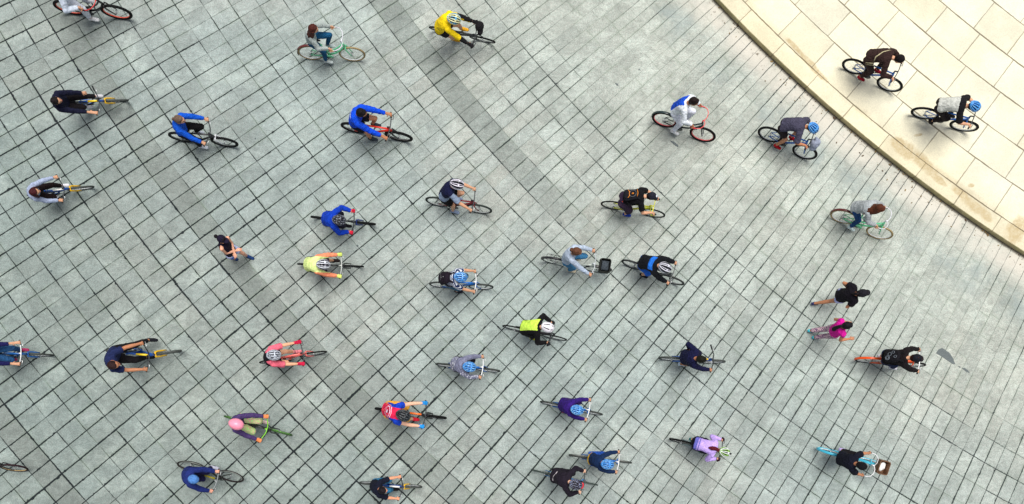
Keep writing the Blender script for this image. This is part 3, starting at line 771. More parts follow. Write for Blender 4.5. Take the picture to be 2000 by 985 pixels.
    if bot:
        kind, col = bot[0], bot[1]; e = s.get('loose_b', .012); m = MB()
        m.tube([H - U * .10 * (1 if not riding else .7), H - U * .03, sp(.10), sp(.17)], [(.12 * k + e, .10 * k + e), (.156 * k + e, .112 * k + e), (.156 * k + e, .112 * k + e), (.150 * k + e, .106 * k + e)], 16, side=S)
        for y in (1, -1):
            Hj, K, ank, foot, fd, fu = legs[y]
            if kind == 'long':
                m.limb(Hj, K, .096 * k + e, .060 * k + e); m.limb(K, K.lerp(ank, .93), .060 * k + e, .041 * k + e, round1=False)
            elif kind == 'mid':
                m.limb(Hj, K, .096 * k + e, .062 * k + e * 1.3); m.limb(K, K.lerp(ank, .22), .062 * k + e * 1.3, .060 * k + e * 1.6, round1=False)
            else:
                q = Hj.lerp(K, s.get('sh', .68)); m.limb(Hj, q, .096 * k + e, .074 * k + e * 1.4, round1=False)
        rm = remesh(m, .011, 2, wrinkle=.010, seed=seed + 9)
        mm = mat('print', bot[1], bot[2]) if len(bot) > 2 else mat('cloth', col)
        mats = [mm]
        if s.get('paintb'):
            fn, cols = s['paintb']; mats += [mat('cloth', c_) for c_ in cols]; paint(rm, lambda p: fn(p, info))
        rm.obj({'long': 'trousers', 'mid': 'shorts', 'short': 'shorts'}[kind], mats, body)
    # ---- shoes
    for y in (1, -1):
        Hj, K, ank, foot, fd, fu = legs[y]; m = MB()
        m.limb(ank - fu * .045 - fd * .012, foot + fd * .02 + fu * .035, (.043, .048), (.046, .036), side=Y)
        m.limb(foot + fd * .01 + fu * .028, foot + fd * .115 + fu * .024, (.046, .032), (.040, .024), side=Y)
        m.tube([foot - fd * .10 + fu * .008, foot - fd * .085 + fu * .008, foot + fd * .06 + fu * .008, foot + fd * .145 + fu * .010], [(.030, .012), (.042, .013), (.048, .013), (.022, .012)], 10, side=Y)
        if s.get('socks'):
            q = MB(); q.limb(ank - fu * .02, ank.lerp(K, .22), .043, .048, round1=False); q.obj('sock', mat('cloth', s['socks']), body)
        rm = remesh(m, .009, 2)
        mats = [mat('cloth', s.get('shoe', (40, 42, 48))), mat('rubber', s.get('sole', WHITE))]
        paint(rm, lambda p: 1 if (p - foot).dot(fu) < .012 else 0)
        rm.obj('shoe', mats, body)
    # ---- gloves
    if s.get('glove'):
        for y in (1, -1):
            Sh, E, wr, kn = arms[y]; m = MB()
            m.limb(wr.lerp(E, .06), kn + (kn - wr).normalized() * .018, (.037, .029), (.052, .026), side=Y)
            remesh(m, .008, 1).obj('glove', mat('cloth', s['glove']), body)
    # ---- face, hair, headwear
    for y in (-1, 1):
        q = MB(); q.ell(hd(.086, y * .031, .002), (.012, .014, .008), HM, 8, 6); q.obj('eye', mat('paint', (48, 34, 28)), body)
    q = MB(); q.ell(hd(.0985, 0, -.060), (.008, .024, .005), HM, 8, 6); q.obj('mouth', mat('skin', (150, 78, 68)), body)
    hc = s.get('hair'); hs = s.get('hs', 'short')
    if hc:
        m = MB(); hm = mat('hair', hc)
        m.ell(hd(-.020, 0, .022), (.096, .087, .109), HM, 18, 14); m.ell(hd(.035, 0, .082), (.050, .064, .034), HM)
        m.ell(hd(-.045, 0, -.02), (.066, .078, .075), HM)
        if hs == 'bun':
            m.limb(hd(-.09, 0, .06), hd(-.12, 0, .07), .034, .030); m.ell(hd(-.135, 0, .075), (.042, .045, .042), HM)
        if hs == 'pony':
            pz = [hd(-.10, 0, .035), hd(-.135, 0, .02), hd(-.155, .01, -.04), hd(-.15, .015, -.12), hd(-.13, .01, -.19)]
            m.tube(pz, [.022, .030, .034, .030, .010], 10)
        if hs == 'bigpony':
            pz = [hd(-.10, 0, .02), hd(-.14, 0, .0)] + [sp(.92) + B * .15, sp(.78) + B * .16 - S * .02, sp(.62) + B * .15 - S * .03]
            m.tube(pz, [.024, .034, .050, .056, .020], 10)
        if hs == 'long':
            for j in range(9):
                a_ = R(-88 + 22 * j); lx, ly = -math.cos(a_) * .072, math.sin(a_) * .075
                wob_ = .012 * math.sin(j * 2.1)
                ln_ = .30 + .05 * math.sin(j * 1.7)
                sway = Vector(s.get('sway', (0, 0, 0)))
                p0 = hd(lx, ly, .04); p1 = hd(lx * 1.25, ly * 1.2, -.08); p2 = hd(lx * 1.35, ly * 1.35 + wob_, -.10) - Z * (ln_ * .35) + B * .035 + sway * .5
                p3 = hd(lx * 1.3, ly * 1.35 - wob_, -.10) - Z * (ln_ * .75) + B * .05 + sway
                m.tube([p0, p1, p2, p3, p3 - Z * .02], [.034, .034, .032, .024, .006], 8)
        rm = remesh(m, .008, 1, wrinkle=.004, seed=seed)
        rm.obj('hair', hm, body)
    hl = s.get('helmet')
    if hl: make_helmet(body, hd, HM, hl, s)
    if s.get('cap'):
        q = MB()
        cc, bill = s['cap'], s.get('bill', 1)
        prof = []
        for j in range(7):
            a_ = R(90 * j / 6); prof.append((math.cos(a_), math.sin(a_)))
        n = 20; v = []; f = []
        for (c_, z_) in prof:
            for i in range(n):
                an = 2 * math.pi * i / n; ck = s.get('capk', 1.0); v.append(hd(-.010 + .108 * ck * c_ * math.cos(an), .093 * ck * c_ * math.sin(an), .035 + .100 * z_))
        for j in range(6):
            for i in range(n): f.append((j * n + i, j * n + (i + 1) % n, (j + 1) * n + (i + 1) % n, (j + 1) * n + i))
        q.add(v, f)
        if bill:
            q.tube([hd(.06 * bill, 0, .042), hd(.11 * bill, 0, .046), hd(.150 * bill, 0, .038), hd(.175 * bill, 0, .030)], [(.075, .006), (.074, .006), (.055, .005), (.02, .004)], 10, side=Lh)
        q.obj('cap', mat('cloth', cc), body)
        if s.get('capmark'):
            q = MB(); q.ell(hd(*s['capmark'][0]), (.022, .034, .010), HM, 10, 6); q.obj('cap_badge', mat('paint', s['capmark'][1]), body)
    if s.get('glasses'):
        q = MB()
        for y in (-1, 1): q.ell(hd(.100, y * .032, .004), (.007, .025, .016), HM, 10, 6); q.tube([hd(.095, y * .058, .006), hd(.0, y * .082, .004)], .003, 5)
        q.obj('glasses', mat('paint', (20, 20, 24)), body)
    if s.get('beard'):
        q = MB(); q.ell(hd(.040, 0, -.072), (.056, .060, .048), HM); q.obj('beard', mat('hair', hc or BLACK), body)
    for ex in s.get('extras', ()): ex(body, info)
    return body, info

def make_helmet(body, hd, HM, hl, s):
    col, col2, style = hl
    rx, ry, rz = .154, .120, .122; cz = .032; cx = -.006
    nphi, npsi = 29, 26; v = []; f = []; mi = []
    for i in range(npsi + 1):
        ps = R(4 + 172 * i / npsi)
        for j in range(nphi + 1):
            ph = R(-100 + 200 * j / nphi)
            tail = 1 + .10 * max(0, -math.cos(ps)) ** 2
            z = rz * math.sin(ps) * math.cos(ph)
            v.append(hd(cx + rx * math.cos(ps) * tail, ry * math.sin(ps) * math.sin(ph), cz + z))
    for i in range(npsi):
        for j in range(nphi):
            rib = (j % 4) in (1, 2) and 1 < j < nphi - 1
            psd = 4 + 172 * (i + .5) / npsi
            vent = rib and ((26 < psd < 78) or (90 < psd < 150)) and style != 'smooth'
            if vent and style == 'few' and (j // 4) % 2: vent = False
            if vent: continue
            a = i * (nphi + 1) + j
            f.append((a, a + 1, a + nphi + 2, a + nphi + 1)); mi.append(1 if (col2 and style in ('two', 'few2') and ((j // 4) % 2 == 0)) else 0)
    q = MB(); q.v = [tuple(p) for p in v]; q.f = f; q.mi = mi
    m1 = mat('shell', col, s.get('fleck')); m2 = mat('shell', col2 or col); s.setdefault('lining', (28, 64, 120) if col == BLUEH else (26, 28, 34))
    o = q.obj('helmet', [m1, m2], body)
    so_ = o.modifiers.new('thick', 'SOLIDIFY'); so_.thickness = .014; so_.offset = -1
    q = MB(); q.ell(hd(cx, 0, cz - .004), (rx - .014, ry - .013, rz - .013), HM, 20, 14); 
    # keep only the crown part
    o2 = q.obj('helmet_lining', mat('rubber', s.get('lining', (26, 28, 34))), o)
    me = o2.data
    import bmesh
    bm = bmesh.new(); bm.from_mesh(me); Uh = HM @ Vector((0, 0, 1)); T0 = hd(0, 0, .012)
    bmesh.ops.delete(bm, geom=[vv for vv in bm.verts if (vv.co - T0).dot(Uh) < 0], context='VERTS'); bm.to_mesh(me); bm.free()
    if s.get('visor'):
        q = MB(); q.tube([hd(.12, 0, .045), hd(.16, 0, .048), hd(.190, 0, .036)], [(.085, .006), (.070, .005), (.03, .004)], 10, side=HM @ Vector((0, 1, 0))); q.obj('visor', mat('shell', s['visor']), o)

def backpack(mw, info, label, col, marks=None, size=(.30, .13, .42), t=.50, grp=None):
    H, N, U, S, B, sp = (info[q] for q in ('H', 'N', 'U', 'S', 'B', 'sp'))
    M = Matrix((B, S, U)).transposed(); c = sp(t) + B * (.105 + size[1] / 2)
    m = MB(); m.limb(c - U * size[2] * .32, c + U * size[2] * .30, (size[0] / 2, size[1] / 2), (size[0] * .43, size[1] * .45), 16, side=S)
    m.limb(c - U * size[2] * .30 + B * size[1] * .45, c + U * .02 + B * size[1] * .40, (size[0] * .36, size[1] * .25), (size[0] * .33, size[1] * .22), 14, side=S)
    o = remesh(m, .010, 2, wrinkle=.006, seed=3.3).obj('backpack', mat('cloth', col)); o.matrix_world = mw
    tag(o, label, 'backpack', grp)
    for y in (1, -1):
        q = MB(); Sh = info['SH'][y]
        q.tube([c + U * size[2] * .36 + S * y * .08, sp(.93) + S * y * .105 + B * .085, sp(.96) + S * y * .125 + B * .0, sp(.80) + S * y * .135 - B * .135, sp(.45) + S * y * .165 - B * .09, sp(.30) + S * y * .165 + B * .04, c - U * size[2] * .30 + S * y * .10], [(.028, .008)] * 7, 8, side=S)
        q.obj('strap', mat('cloth', tuple(int(x * .8) for x in col)), o)
    if marks: marks(o, c, M, size)
    return o

# ---- colour pattern functions (material index by position on the garment)
def is_arm(p, I):
    t, l, d = I['tc'](p); return abs(l) > .19
def pt_split_sleeve(p, I): return 1 if is_arm(p, I) else 0
def pt_sleeve_low(p, I):
    for y in (1, -1):
        Sh, E, wr, kn = I['arms'][y]
        if (p - E).length < .14 or (p - wr).length < .2: return 1
    return 0
def pt_stripes(p, I):
    t, l, d = I['tc'](p); return 1 if (p.dot(I['U']) * 24) % 1.0 < .42 else 0
def pt_band(p, I):
    t, l, d = I['tc'](p)
    return 1 if .66 < t < .90 and abs(l) < .17 else 0
def pt_back_panel(p, I):
    t, l, d = I['tc'](p); return 1 if d > -.02 and l > -.11 and l < .19 and t < .97 else 0
def pt_vest(p, I):
    t, l, d = I['tc'](p); return 0 if abs(l) < .150 + .02 * (1 - t) and not (t > .80 and abs(l) > .12) else 1
def pt_low_side(p, I):
    t, l, d = I['tc'](p)
    if t < .34 and l < -.04: return 1
    for y in (1, -1):
        Sh, E, wr, kn = I['arms'][y]
        ax = (E - Sh).normalized(); q = p - Sh; al = q.dot(ax)
        if al > -.02 and (q - ax * al).length < .12 and abs(l) > .16 and (q - ax * al).dot(I['U']) > -.005: return 1
    return 0
def pt_jersey(p, I):
    t, l, d = I['tc'](p)
    if abs(l) > .150 or (t > .62 and abs(l) > .125): return 1
    rr = math.hypot((t - .55) * .5, l)
    if d > 0 and (.105 < rr < .120 or .145 < rr < .157): return 2
    if d > 0 and abs(t - .52) < .055 and abs(l) < .035: return 2
    if d > 0 and abs(t - .64) < .05 and abs(l) < .03: return 3
    return 0
def pt_hem(p, I):
    t, l, d = I['tc'](p); return 1 if t < .03 else 0
def pt_hemband(p, I):
    t, l, d = I['tc'](p); return 1 if t < .07 or .12 < t < .17 else 0
def pt_patch(p, I):
    t, l, d = I['tc'](p)
    if is_arm(p, I) or (t > .80 and abs(l) > .10): return 1
    return 2 if d > 0 and .14 < t < .30 and -.12 < l < -.01 else 0
def pt_logo(p, I):
    t, l, d = I['tc'](p)
    return 1 if d > .02 and .70 < t < .80 and abs(l) < .09 and ((l * 40) % 1 < .6) else 0
def pt_squig(p, I):
    t, l, d = I['tc'](p); return 1 if d > .02 and abs(t - .22 - .06 * math.sin(l * 14)) < .016 and abs(l) < .13 else 0
def pt_fleck(p, I):
    return 1 if noise.noise(p * 26) > .22 and I['tc'](p)[2] > -.1 and I['tc'](p)[0] < .55 or (noise.noise(p * 30) > .2 and p.y < -.22) else 0
def pt_yellow(p, I):
    Sh, E, wr, kn = I['arms'][-1]
    for y in (1, -1):
        Sh, E, wr, kn = I['arms'][y]
        if (p - wr).length < .24 and abs(I['tc'](p)[1]) > .12: return 1
        if y > 0 and abs(I['tc'](p)[1]) > .14 and I['tc'](p)[1] > 0 and (p - E).length < .16: return 1
    return 0
def pt_topside(p, I):
    t, l, d = I['tc'](p); return 1 if t > .76 or is_arm(p, I) else 0

RG = 'people cycling across the stone paving'; BG = 'bicycles being ridden across the stone paving'
BLUEH = (62, 140, 220); FLK = (120, 190, 240)
def place(s):
    """root matrix from the two wheel tips measured in the photograph"""
    (x0, y0), (x1, y1) = s['r'], s['f']; base = s.get('z', 0.0)
    L = math.hypot(x1 - x0, y1 - y0); sc_ = max(.95, min(1.16, L / 130.0)) * s.get('k', 1.0)
    hd_ = math.atan2(-(y1 - y0), x1 - x0)
    mx, my = (x0 + x1) / 2, (y0 + y1) / 2
    vexp = (NAD[1] - my) * .68 * sc_ / (CAM_H - .68) ; phi = math.asin(max(-.33, min(.33, (s['v'] - vexp) / (51 * sc_))))
    # lean to the left of the heading is up in the picture
    for _ in range(3):
        M0 = Matrix.Rotation(hd_, 4, 'Z') @ Matrix.Rotation(-phi, 4, 'X') @ Matrix.Scale(sc_, 4)
        hub = M0 @ Vector((0, 0, .34)); hz = hub.z + base; kf = (CAM_H - hz) / CAM_H
        wx = gx(NAD[0] + (mx - NAD[0]) * kf); wy = gy(NAD[1] + (my - NAD[1]) * kf)
    tr = Matrix.Translation(Vector((wx - hub.x, wy - hub.y, base + .0)))
    return tr @ M0

def rider(s):
    mw = place(s)
    root = bpy.data.objects.new('bicycle', None); C.objects.link(root); root.empty_display_size = .2
    root.matrix_world = mw
    tag(root, s['bl'], 'bicycle', BG)
    bk = dict(s['bike']); bk['aL'] = s.get('aL', 90); bk['steer'] = s.get('steer', 0); bk['hx'] = s.get('hx', 0); bk['hb'] = bk.get('hb', 'flat'); s['hb'] = bk['hb']
    make_bike(root, bk)
    if s.get('pl') is None: return None
    body, info = make_person('person', s, mw, s['pl'], RG)
    if s.get('pack'): s['pack'](mw, info)
    return body

# ---- extras
def ex_strapbag(mw, I):
    sp, U, S, B = I['sp'], I['U'], I['S'], I['B']
    c = sp(.12) - S * .20 + B * .03; m = MB()
    M = Matrix((S, B, U)).transposed(); m.limb(c - U * .06, c + U * .07, (.09, .035), (.09, .03), 14, side=B)
    o = remesh(m, .008, 1).obj('shoulder_bag', mat('cloth', (50, 36, 28))); o.matrix_world = mw
    tag(o, 'small dark brown shoulder bag with cream piping on the back of the brown-jacketed cyclist', 'shoulder bag')
    q = MB(); q.tube([c + U * .08, sp(.35) - S * .13 + B * .145, sp(.60) - S * .0 + B * .165, sp(.85) + S * .10 + B * .125, sp(.97) + S * .12 + B * .01, sp(.90) + S * .08 - B * .11], [(.014, .004)] * 6, 8, side=U)
    q.obj('strap', mat('cloth', (196, 186, 150)), o)
    q = MB()
    for w_ in (.085, .05): q.tube([c - S * .045 + B * (w_ * .6 * a) + U * (w_ * b2) for a, b2 in ((1, 1), (1, -1), (-1, -1), (-1, 1))], .005, 6, True)
    q.obj('piping', mat('cloth', (196, 186, 150)), o)
def ex_redside(c):
    return c
def carrier_bag(mw, I):
    m = MB(); c = Vector((.50, -.02, .98)); m.ell(c, (.12, .13, .13)); m.ell(c + Vector((.03, -.05, -.12)), (.09, .10, .12)); m.limb(c + Vector((-.04, .03, .1)), c + Vector((-.08, .05, .16)), .05, .02)
    o = remesh(m, .009, 1, wrinkle=.016, seed=4).obj('carrier_bag', mat('cloth', (150, 158, 178))); o.matrix_world = mw
    tag(o, 'crumpled grey-lilac bag hanging from the handlebar of the bicycle beside the kerb', 'bag')
def crate_cloth(mw, I):
    m = MB(); c = Vector((.60, .02, .86)); m.ell(c, (.07, .10, .05)); m.ell(c + Vector((-.03, -.07, .01)), (.05, .06, .04))
    o = remesh(m, .009, 1, wrinkle=.014, seed=8).obj('paper_packet', mat('cloth', (238, 238, 236))); o.matrix_world = mw
    tag(o, 'white folded packet lying inside the brown basket of the turquoise bicycle', 'packet')
def bp_rings(o, c, M, size):
    q = MB(); B, S, U = M.col[0], M.col[1], M.col[2]
    for dx, dz, r_ in ((-.06, -.06, .05), (-.06, -.06, .03), (.03, -.02, .04), (.08, .06, .03), (-.02, .12, .03)):
        cc = c + B * (size[1] * .72) + S * dx + U * dz
        q.tube([cc + S * math.cos(a * .4) * r_ + U * math.sin(a * .4) * r_ for a in range(0, 16)], .006, 5, True)
    q.obj('print', mat('paint', (110, 118, 128)), o)
def bp_orange(o, c, M, size):
    q = MB(); B, S, U = M.col[0], M.col[1], M.col[2]; cc = c + B * (size[1] * .70)
    q.ell(cc + U * .06, (.02, .02, .03), M)
    q.tube([cc - U * .06 + S * .10, cc - U * .02 + S * .05, cc + S * .0 - U * .03, cc - U * .02 - S * .05, cc - U * .06 - S * .10], .010, 6)
    q.tube([cc + U * .17 + S * .09, cc + U * .19, cc + U * .17 - S * .09], .008, 6); q.obj('trim', mat('cloth', (228, 140, 50)), o)
    q = MB(); q.tube([cc + U * .06 + S * math.cos(a * .45) * .085 + U * math.sin(a * .45) * .085 for a in range(14)], .005, 5, True); q.obj('piping', mat('cloth', (120, 124, 130)), o)
def bp_zip(o, c, M, size):
    q = MB(); B, S, U = M.col[0], M.col[1], M.col[2]; cc = c + B * (size[1] * .70)
    q.tube([cc - S * .09 - U * .02, cc + U * .03, cc + S * .09 - U * .02], .004, 5); q.ell(cc + U * .16, (.01, .02, .012), M); q.obj('zip', mat('metal', (150, 150, 154)), o)

BLUEB = dict(frame=(30, 110, 196), rim=(206, 210, 212), tyre=(62, 66, 64), barc=WHITE, lever=(225, 225, 225), rt=.021)
MTB_BLUE = dict(frame=(44, 112, 200), rim=(170, 174, 176), rt=.027, fender=None)
YB = dict(frame=(28, 84, 170), fork=(242, 190, 20), fr=.019, rim=(196, 200, 202), tyre=(70, 74, 72), rt=.023, lever=CHROME, hb='riser', panel=(240, 205, 40))
MINT = dict(frame=(112, 214, 160), rim=WHITE, tyre=(150, 132, 96), wall=(196, 172, 120), hb='cruiser', barc=(226, 226, 236), style='step', rt=.020, guard=1, fender=(96, 40, 40), grip=(200, 160, 120))

RIDERS = [
 dict(r=(106, 12), f=(257, 27), v=27, head=(122, -30), aL=90, bike=dict(frame=(34, 30, 34), rim=(232, 96, 74), hb='cruiser', barc=(214, 40, 44), style='step', rt=.027),
      bl='black cruiser bicycle with coral red rims cut off by the top edge', pl='person in white trousers and white shoes riding off the top edge', top=('long', (214, 224, 240)), bot=('long', (226, 230, 242)), shoe=(238, 238, 240), hair=(40, 28, 22), hs='short'),
 dict(hx=-0.08, r=(582, 102), f=(713.5, 107), v=27, head=(612, 57), aL=75, w=.88, bike=MINT, long_top=1, sway=(-.02, 0, 0),
      bl='mint green cruiser bicycle nearest the top, with pale bars and tan tyres', pl='woman with long brown hair, grey cardigan and jeans riding near the top', top=('long', (168, 178, 176)), bot=('long', (22, 82, 122)), shoe=(196, 206, 206), hair=(74, 34, 28), hs='long', hyaw=0),
 dict(hx=-0.2, r=(838, 53.6), f=(967.6, 83), v=8, head=(887, 38), aL=60, bulk=0, bike=dict(frame=(44, 48, 50), rim=(60, 62, 62), rt=.018, hb='flat', bag=(26, 24, 28)),
      bl='slim black bicycle with a black handlebar bag near the top', pl='cyclist in a bright yellow jacket and blue patterned helmet', top=('long', (250, 214, 20)), paint=(pt_yellow, [(26, 24, 28)]), bot=('short', (34, 34, 38)), shoe=(230, 170, 40), helmet=((70, 160, 214), (240, 236, 180), 'two'), fleck=(236, 226, 110), hair=(30, 24, 22), glove=(28, 26, 30)),
 dict(hx=-0.2, r=(121, 201), f=(250, 196), v=2, head=(110, 197), aL=10, bike=YB, lh=(-.02, .20, .98), elo=(-.3, .9, -.2), pitch=10,
      bl='bicycle with yellow fork ridden by the bare-headed navy-jacketed man', pl='man in dark navy jacket with short black hair, one hand off the bar', top=('long', (22, 24, 48)), bot=('long', (26, 22, 26)), shoe=(210, 210, 216), hair=(22, 16, 18)),
 dict(r=(329.7, 265), f=(464.7, 281), v=17, head=(351, 234), aL=95, w=.95, bike=dict(frame=(46, 44, 48), fork=(230, 232, 236), fr=.020, rim=(70, 74, 74), rt=.028, hb='riser', lever=CHROME), pitch=8,
      bl='mountain bicycle with white suspension fork and fat black tyres', pl='cyclist with fair tied hair in plain blue jacket and black leggings', top=('long', (18, 88, 208)), bot=('long', (20, 18, 20)), shoe=(206, 212, 222), hair=(104, 84, 72), hs='pony'),
 dict(hx=-0.11, r=(665.8, 244.8), f=(806, 271.8), v=16, head=(706, 221), aL=80, bike=dict(frame=(232, 48, 30), fork=(40, 42, 44), fr=.019, rim=(74, 70, 70), rt=.028), pitch=-5,
      bl='bright red mountain bicycle with fat black tyres', pl='man with black hair in blue jacket with white lettering and shorts', top=('long', (16, 78, 224)), paint=(pt_logo, [(220, 230, 250)]), bot=('short', (24, 24, 34)), shoe=(52, 60, 70), sole=(30, 34, 40), hair=(20, 16, 18), skin=SKIN2, glasses=1),
 dict(hx=-0.11, r=(1274.4, 225), f=(1396, 272), v=23, head=(1355, 199), aL=60, steer=0, bike=dict(frame=(40, 50, 54), rim=(240, 104, 108), hb='cruiser', barc=(236, 76, 80), style='step', rt=.026, fender=(36, 52, 54), grip=(236, 76, 80)),
      bl='cruiser bicycle with coral rims and curved red handlebar', pl='man in white clothes with royal blue vest panel on his back', top=('long', (228, 234, 242)), paint=(pt_back_panel, [(24, 80, 206)]), bot=('long', (226, 230, 244)), shoe=(240, 242, 246), hair=(30, 20, 20), skin=SKIN2),
 dict(hx=-0.13, r=(1482.4, 252), f=(1593.6, 308), v=20, head=(1586, 251), aL=50, bike=dict(MTB_BLUE, hb='flat'), pack=carrier_bag,
      bl='blue mountain bicycle beside the kerb with a grey bag on its bar', pl='cyclist in dark grey-blue top, black shorts and red shoes', top=('short', (72, 70, 90)), slv=.95, bot=('short', (34, 26, 30)), shoe=(190, 20, 40), sole=(150, 20, 34), helmet=(BLUEH, None, 'many'), fleck=FLK, hair=(30, 24, 24), skin=SKIN2, loose=.024),
 dict(hx=-0.15, r=(1648, 119.6), f=(1759, 175.5), v=20, z=ZT, head=(1756, 116), aL=40, bike=dict(MTB_BLUE, hb='flat'), pack=ex_strapbag,
      bl='blue mountain bicycle on the beige plaza under the brown-clad rider', pl='cyclist in dark brown jacket with cream shoulder strap on the plaza', top=('long', (54, 36, 34)), bot=('long', (52, 36, 36)), shoe=(170, 22, 46), sole=(90, 16, 26), hair=(24, 18, 18), loose=.022, cap=(26, 20, 22), bill=0),
 dict(hx=-0.2, r=(1783, 214), f=(1906.8, 253.6), v=15, z=ZT, head=(1908, 209), aL=20, bike=dict(MTB_BLUE, hb='flat'), rf=(-.34, -.14, .30, -50),
      bl='blue mountain bicycle on the beige plaza under the pale-vested rider', pl='cyclist in pale grey vest with black sleeves and blue helmet', top=('short', (196, 198, 192)), slv=.95, paint=(pt_topside, [(24, 22, 26)]), bot=('long', (30, 24, 28)), shoe=(22, 20, 24), sole=(30, 28, 30), helmet=(BLUEH, None, 'many'), fleck=FLK, hair=(30, 24, 24)),
 dict(hx=-0.05, r=(55, 382), f=(182.6, 364.5), v=2, head=(68, 375), aL=0, w=.88, bike=dict(YB, panel=(236, 236, 230)), pitch=12,
      bl='bicycle with yellow fork ridden by the pale-jumpered woman', pl='woman with dark reddish hair in pale lilac-grey jumper and black leggings', top=('long', (160, 172, 200)), bot=('long', (28, 16, 18)), shoe=(232, 232, 240), hair=(62, 22, 26), hs='long'),
 dict(hx=-0.05, r=(831, 389.7), f=(961, 412.8), v=15, head=(893, 361), aL=85, bike=dict(frame=(120, 20, 36), rim=(176, 180, 180), tyre=(48, 54, 52), rt=.022, hb='flat', lever=CHROME),
      bl='maroon bicycle with chrome bars and silver rims', pl='cyclist in navy top with grey side panels and white-striped helmet', top=('short', (22, 26, 62)), slv=.8, paint=(pt_low_side, [(140, 156, 182)]), bot=('short', (20, 18, 22)), shoe=(140, 156, 186), helmet=((26, 26, 40), (236, 232, 246), 'two'), hair=(24, 16, 18)),
 dict(r=(607, 423.5), f=(734, 438.5), v=1, head=(663, 430), aL=180, bike=dict(frame=(24, 26, 34), fork=(28, 52, 120), fr=.020, rim=(50, 52, 54), rt=.028, lever=CHROME), loose=.022,
      bl='black mountain bicycle with dark blue fork', pl='cyclist in puffy blue jacket, red gloves and black vented helmet', top=('long', (14, 62, 186)), bot=('long', (24, 24, 40)), shoe=(26, 24, 30), helmet=((30, 30, 40), None, 'many'), fleck=(150, 156, 170), hair=(24, 18, 18), glove=(222, 36, 66)),
 dict(hx=-0.13, r=(581, 515.8), f=(710.7, 521), v=1, head=(632, 517), aL=0, w=.95, bike=dict(frame=(34, 38, 38), rim=(60, 64, 64), rt=.020, lever=CHROME, barc=(196, 200, 198), light=1),
      bl='slim black bicycle with silver bar ridden by the neon-yellow cyclist', pl='cyclist in neon yellow vest, orange sleeves and yellow gloves', top=('long', (230, 248, 160)), paint=(pt_split_sleeve, [(250, 150, 112)]), bot=('mid', (34, 26, 50)), shoe=(40, 30, 30), helmet=((36, 26, 50), (226, 230, 240), 'few2'), fleck=(190, 190, 200), hair=(34, 24, 24), glove=(222, 240, 120)),
 dict(r=(838.3, 554.8), f=(963.7, 561.4), v=9, head=(900, 542), aL=90, bike=dict(BLUEB), 
      bl='blue bicycle with white bars under the striped-shirt cyclist', pl='cyclist in navy and white striped shirt with blue helmet', top=('short', (36, 50, 96)), paint=(pt_stripes, [(224, 230, 240)]), bot=('mid', (70, 112, 140)), shoe=(26, 26, 40), helmet=(BLUEH, None, 'many'), fleck=(170, 214, 246), hair=(34, 24, 24),
      pack=lambda mw, I: backpack(mw, I, 'black backpack on the cyclist in the striped shirt', (30, 22, 34), bp_zip, size=(.35, .17, .46))),
 dict(hx=-0.08, r=(1173.9, 396.7), f=(1298.8, 421), v=13, head=(1272, 384), aL=75, steer=-4, bike=dict(frame=(222, 226, 60), rim=(50, 54, 54), rt=.016, hb='drop', barc=(222, 226, 60)),
      bl='lemon yellow racing bicycle with drop handlebar', pl='cyclist in black T-shirt, dark purple shorts and black cap leaning forward', top=('short', (16, 14, 20)), paint=(pt_hem, [(230, 90, 50)]), bot=('mid', (58, 42, 66)), loose_b=.03, shoe=(30, 70, 180), hair=(20, 16, 18), cap=(34, 36, 48), capmark=((.055, 0, .122), (220, 226, 236)),
      pack=lambda mw, I: backpack(mw, I, 'black backpack with orange trim on the yellow racing bicycle rider', (26, 26, 34), bp_orange)),
 dict(r=(1058.3, 505), f=(1192.7, 531), v=8, head=(1127, 492), aL=85, w=.88, steer=3, bike=dict(frame=(206, 214, 206), rim=(196, 206, 200), tyre=(84, 90, 88), hb='riser', lever=CHROME, barc=(186, 192, 196), style='step', basket='black', rack=1, fender='both', rt=.02),
      bl='pale city bicycle with black front basket and rear rack', pl='woman with brown hair bun in pale grey-blue jumper and jeans', top=('long', (178, 192, 212)), bot=('long', (64, 124, 168)), shoe=(206, 196, 170), hair=(92, 60, 44), hs='bun', elb=(-.2, .9, -.3)),
 dict(hx=-0.11, r=(1214.4, 508.8), f=(1335.3, 556), v=8, head=(1298, 523), aL=55, bike=dict(frame=(70, 72, 76), rim=(120, 124, 124), tyre=(52, 54, 54), rt=.022, lever=CHROME, barc=(70, 74, 76)),
      bl='dark grey bicycle ridden by the cyclist in blue shorts', pl='cyclist in black top with a bright blue shoulder band and blue shorts', top=('long', (18, 20, 28)), paint=(pt_band, [(36, 116, 222)]), bot=('mid', (28, 104, 220)), shoe=(28, 26, 40), helmet=((30, 30, 44), (232, 232, 246), 'two'), hair=(104, 58, 44), loose=.022),
 dict(hx=-0.2, r=(1624.9, 413.5), f=(1740.6, 464.3), v=18, head=(1718, 408), aL=55, w=.88, bike=MINT, long_top=1, loose=.024, sway=(-.09, 0, .02),
      bl='mint green cruiser bicycle on the right, near the kerb, with white rims', pl='woman with windblown brown hair in loose grey top on the right', top=('long', (168, 174, 178)), bot=('long', (26, 70, 124)), shoe=(206, 224, 226), hair=(80, 42, 28), hs='long'),
 dict(r=(-26, 692), f=(103, 693.8), v=3, head=(-48, 695), aL=10, bike=dict(BLUEB, frame=(30, 100, 176), fr=.019), pitch=8,
      bl='blue bicycle with white bars coming in at the left edge', pl='cyclist in jeans and navy red-cuffed top cut off by the left edge', top=('long', (30, 30, 84)), bot=('long', (44, 88, 136)), shoe=(190, 60, 110), sole=(170, 50, 100), hair=(40, 26, 22)),
 dict(hx=-0.08, r=(208, 683), f=(354, 691), v=-7, head=(222, 713), aL=180, steer=10, bike=dict(YB), lf=(.16, .27, .26, 0), pitch=10,
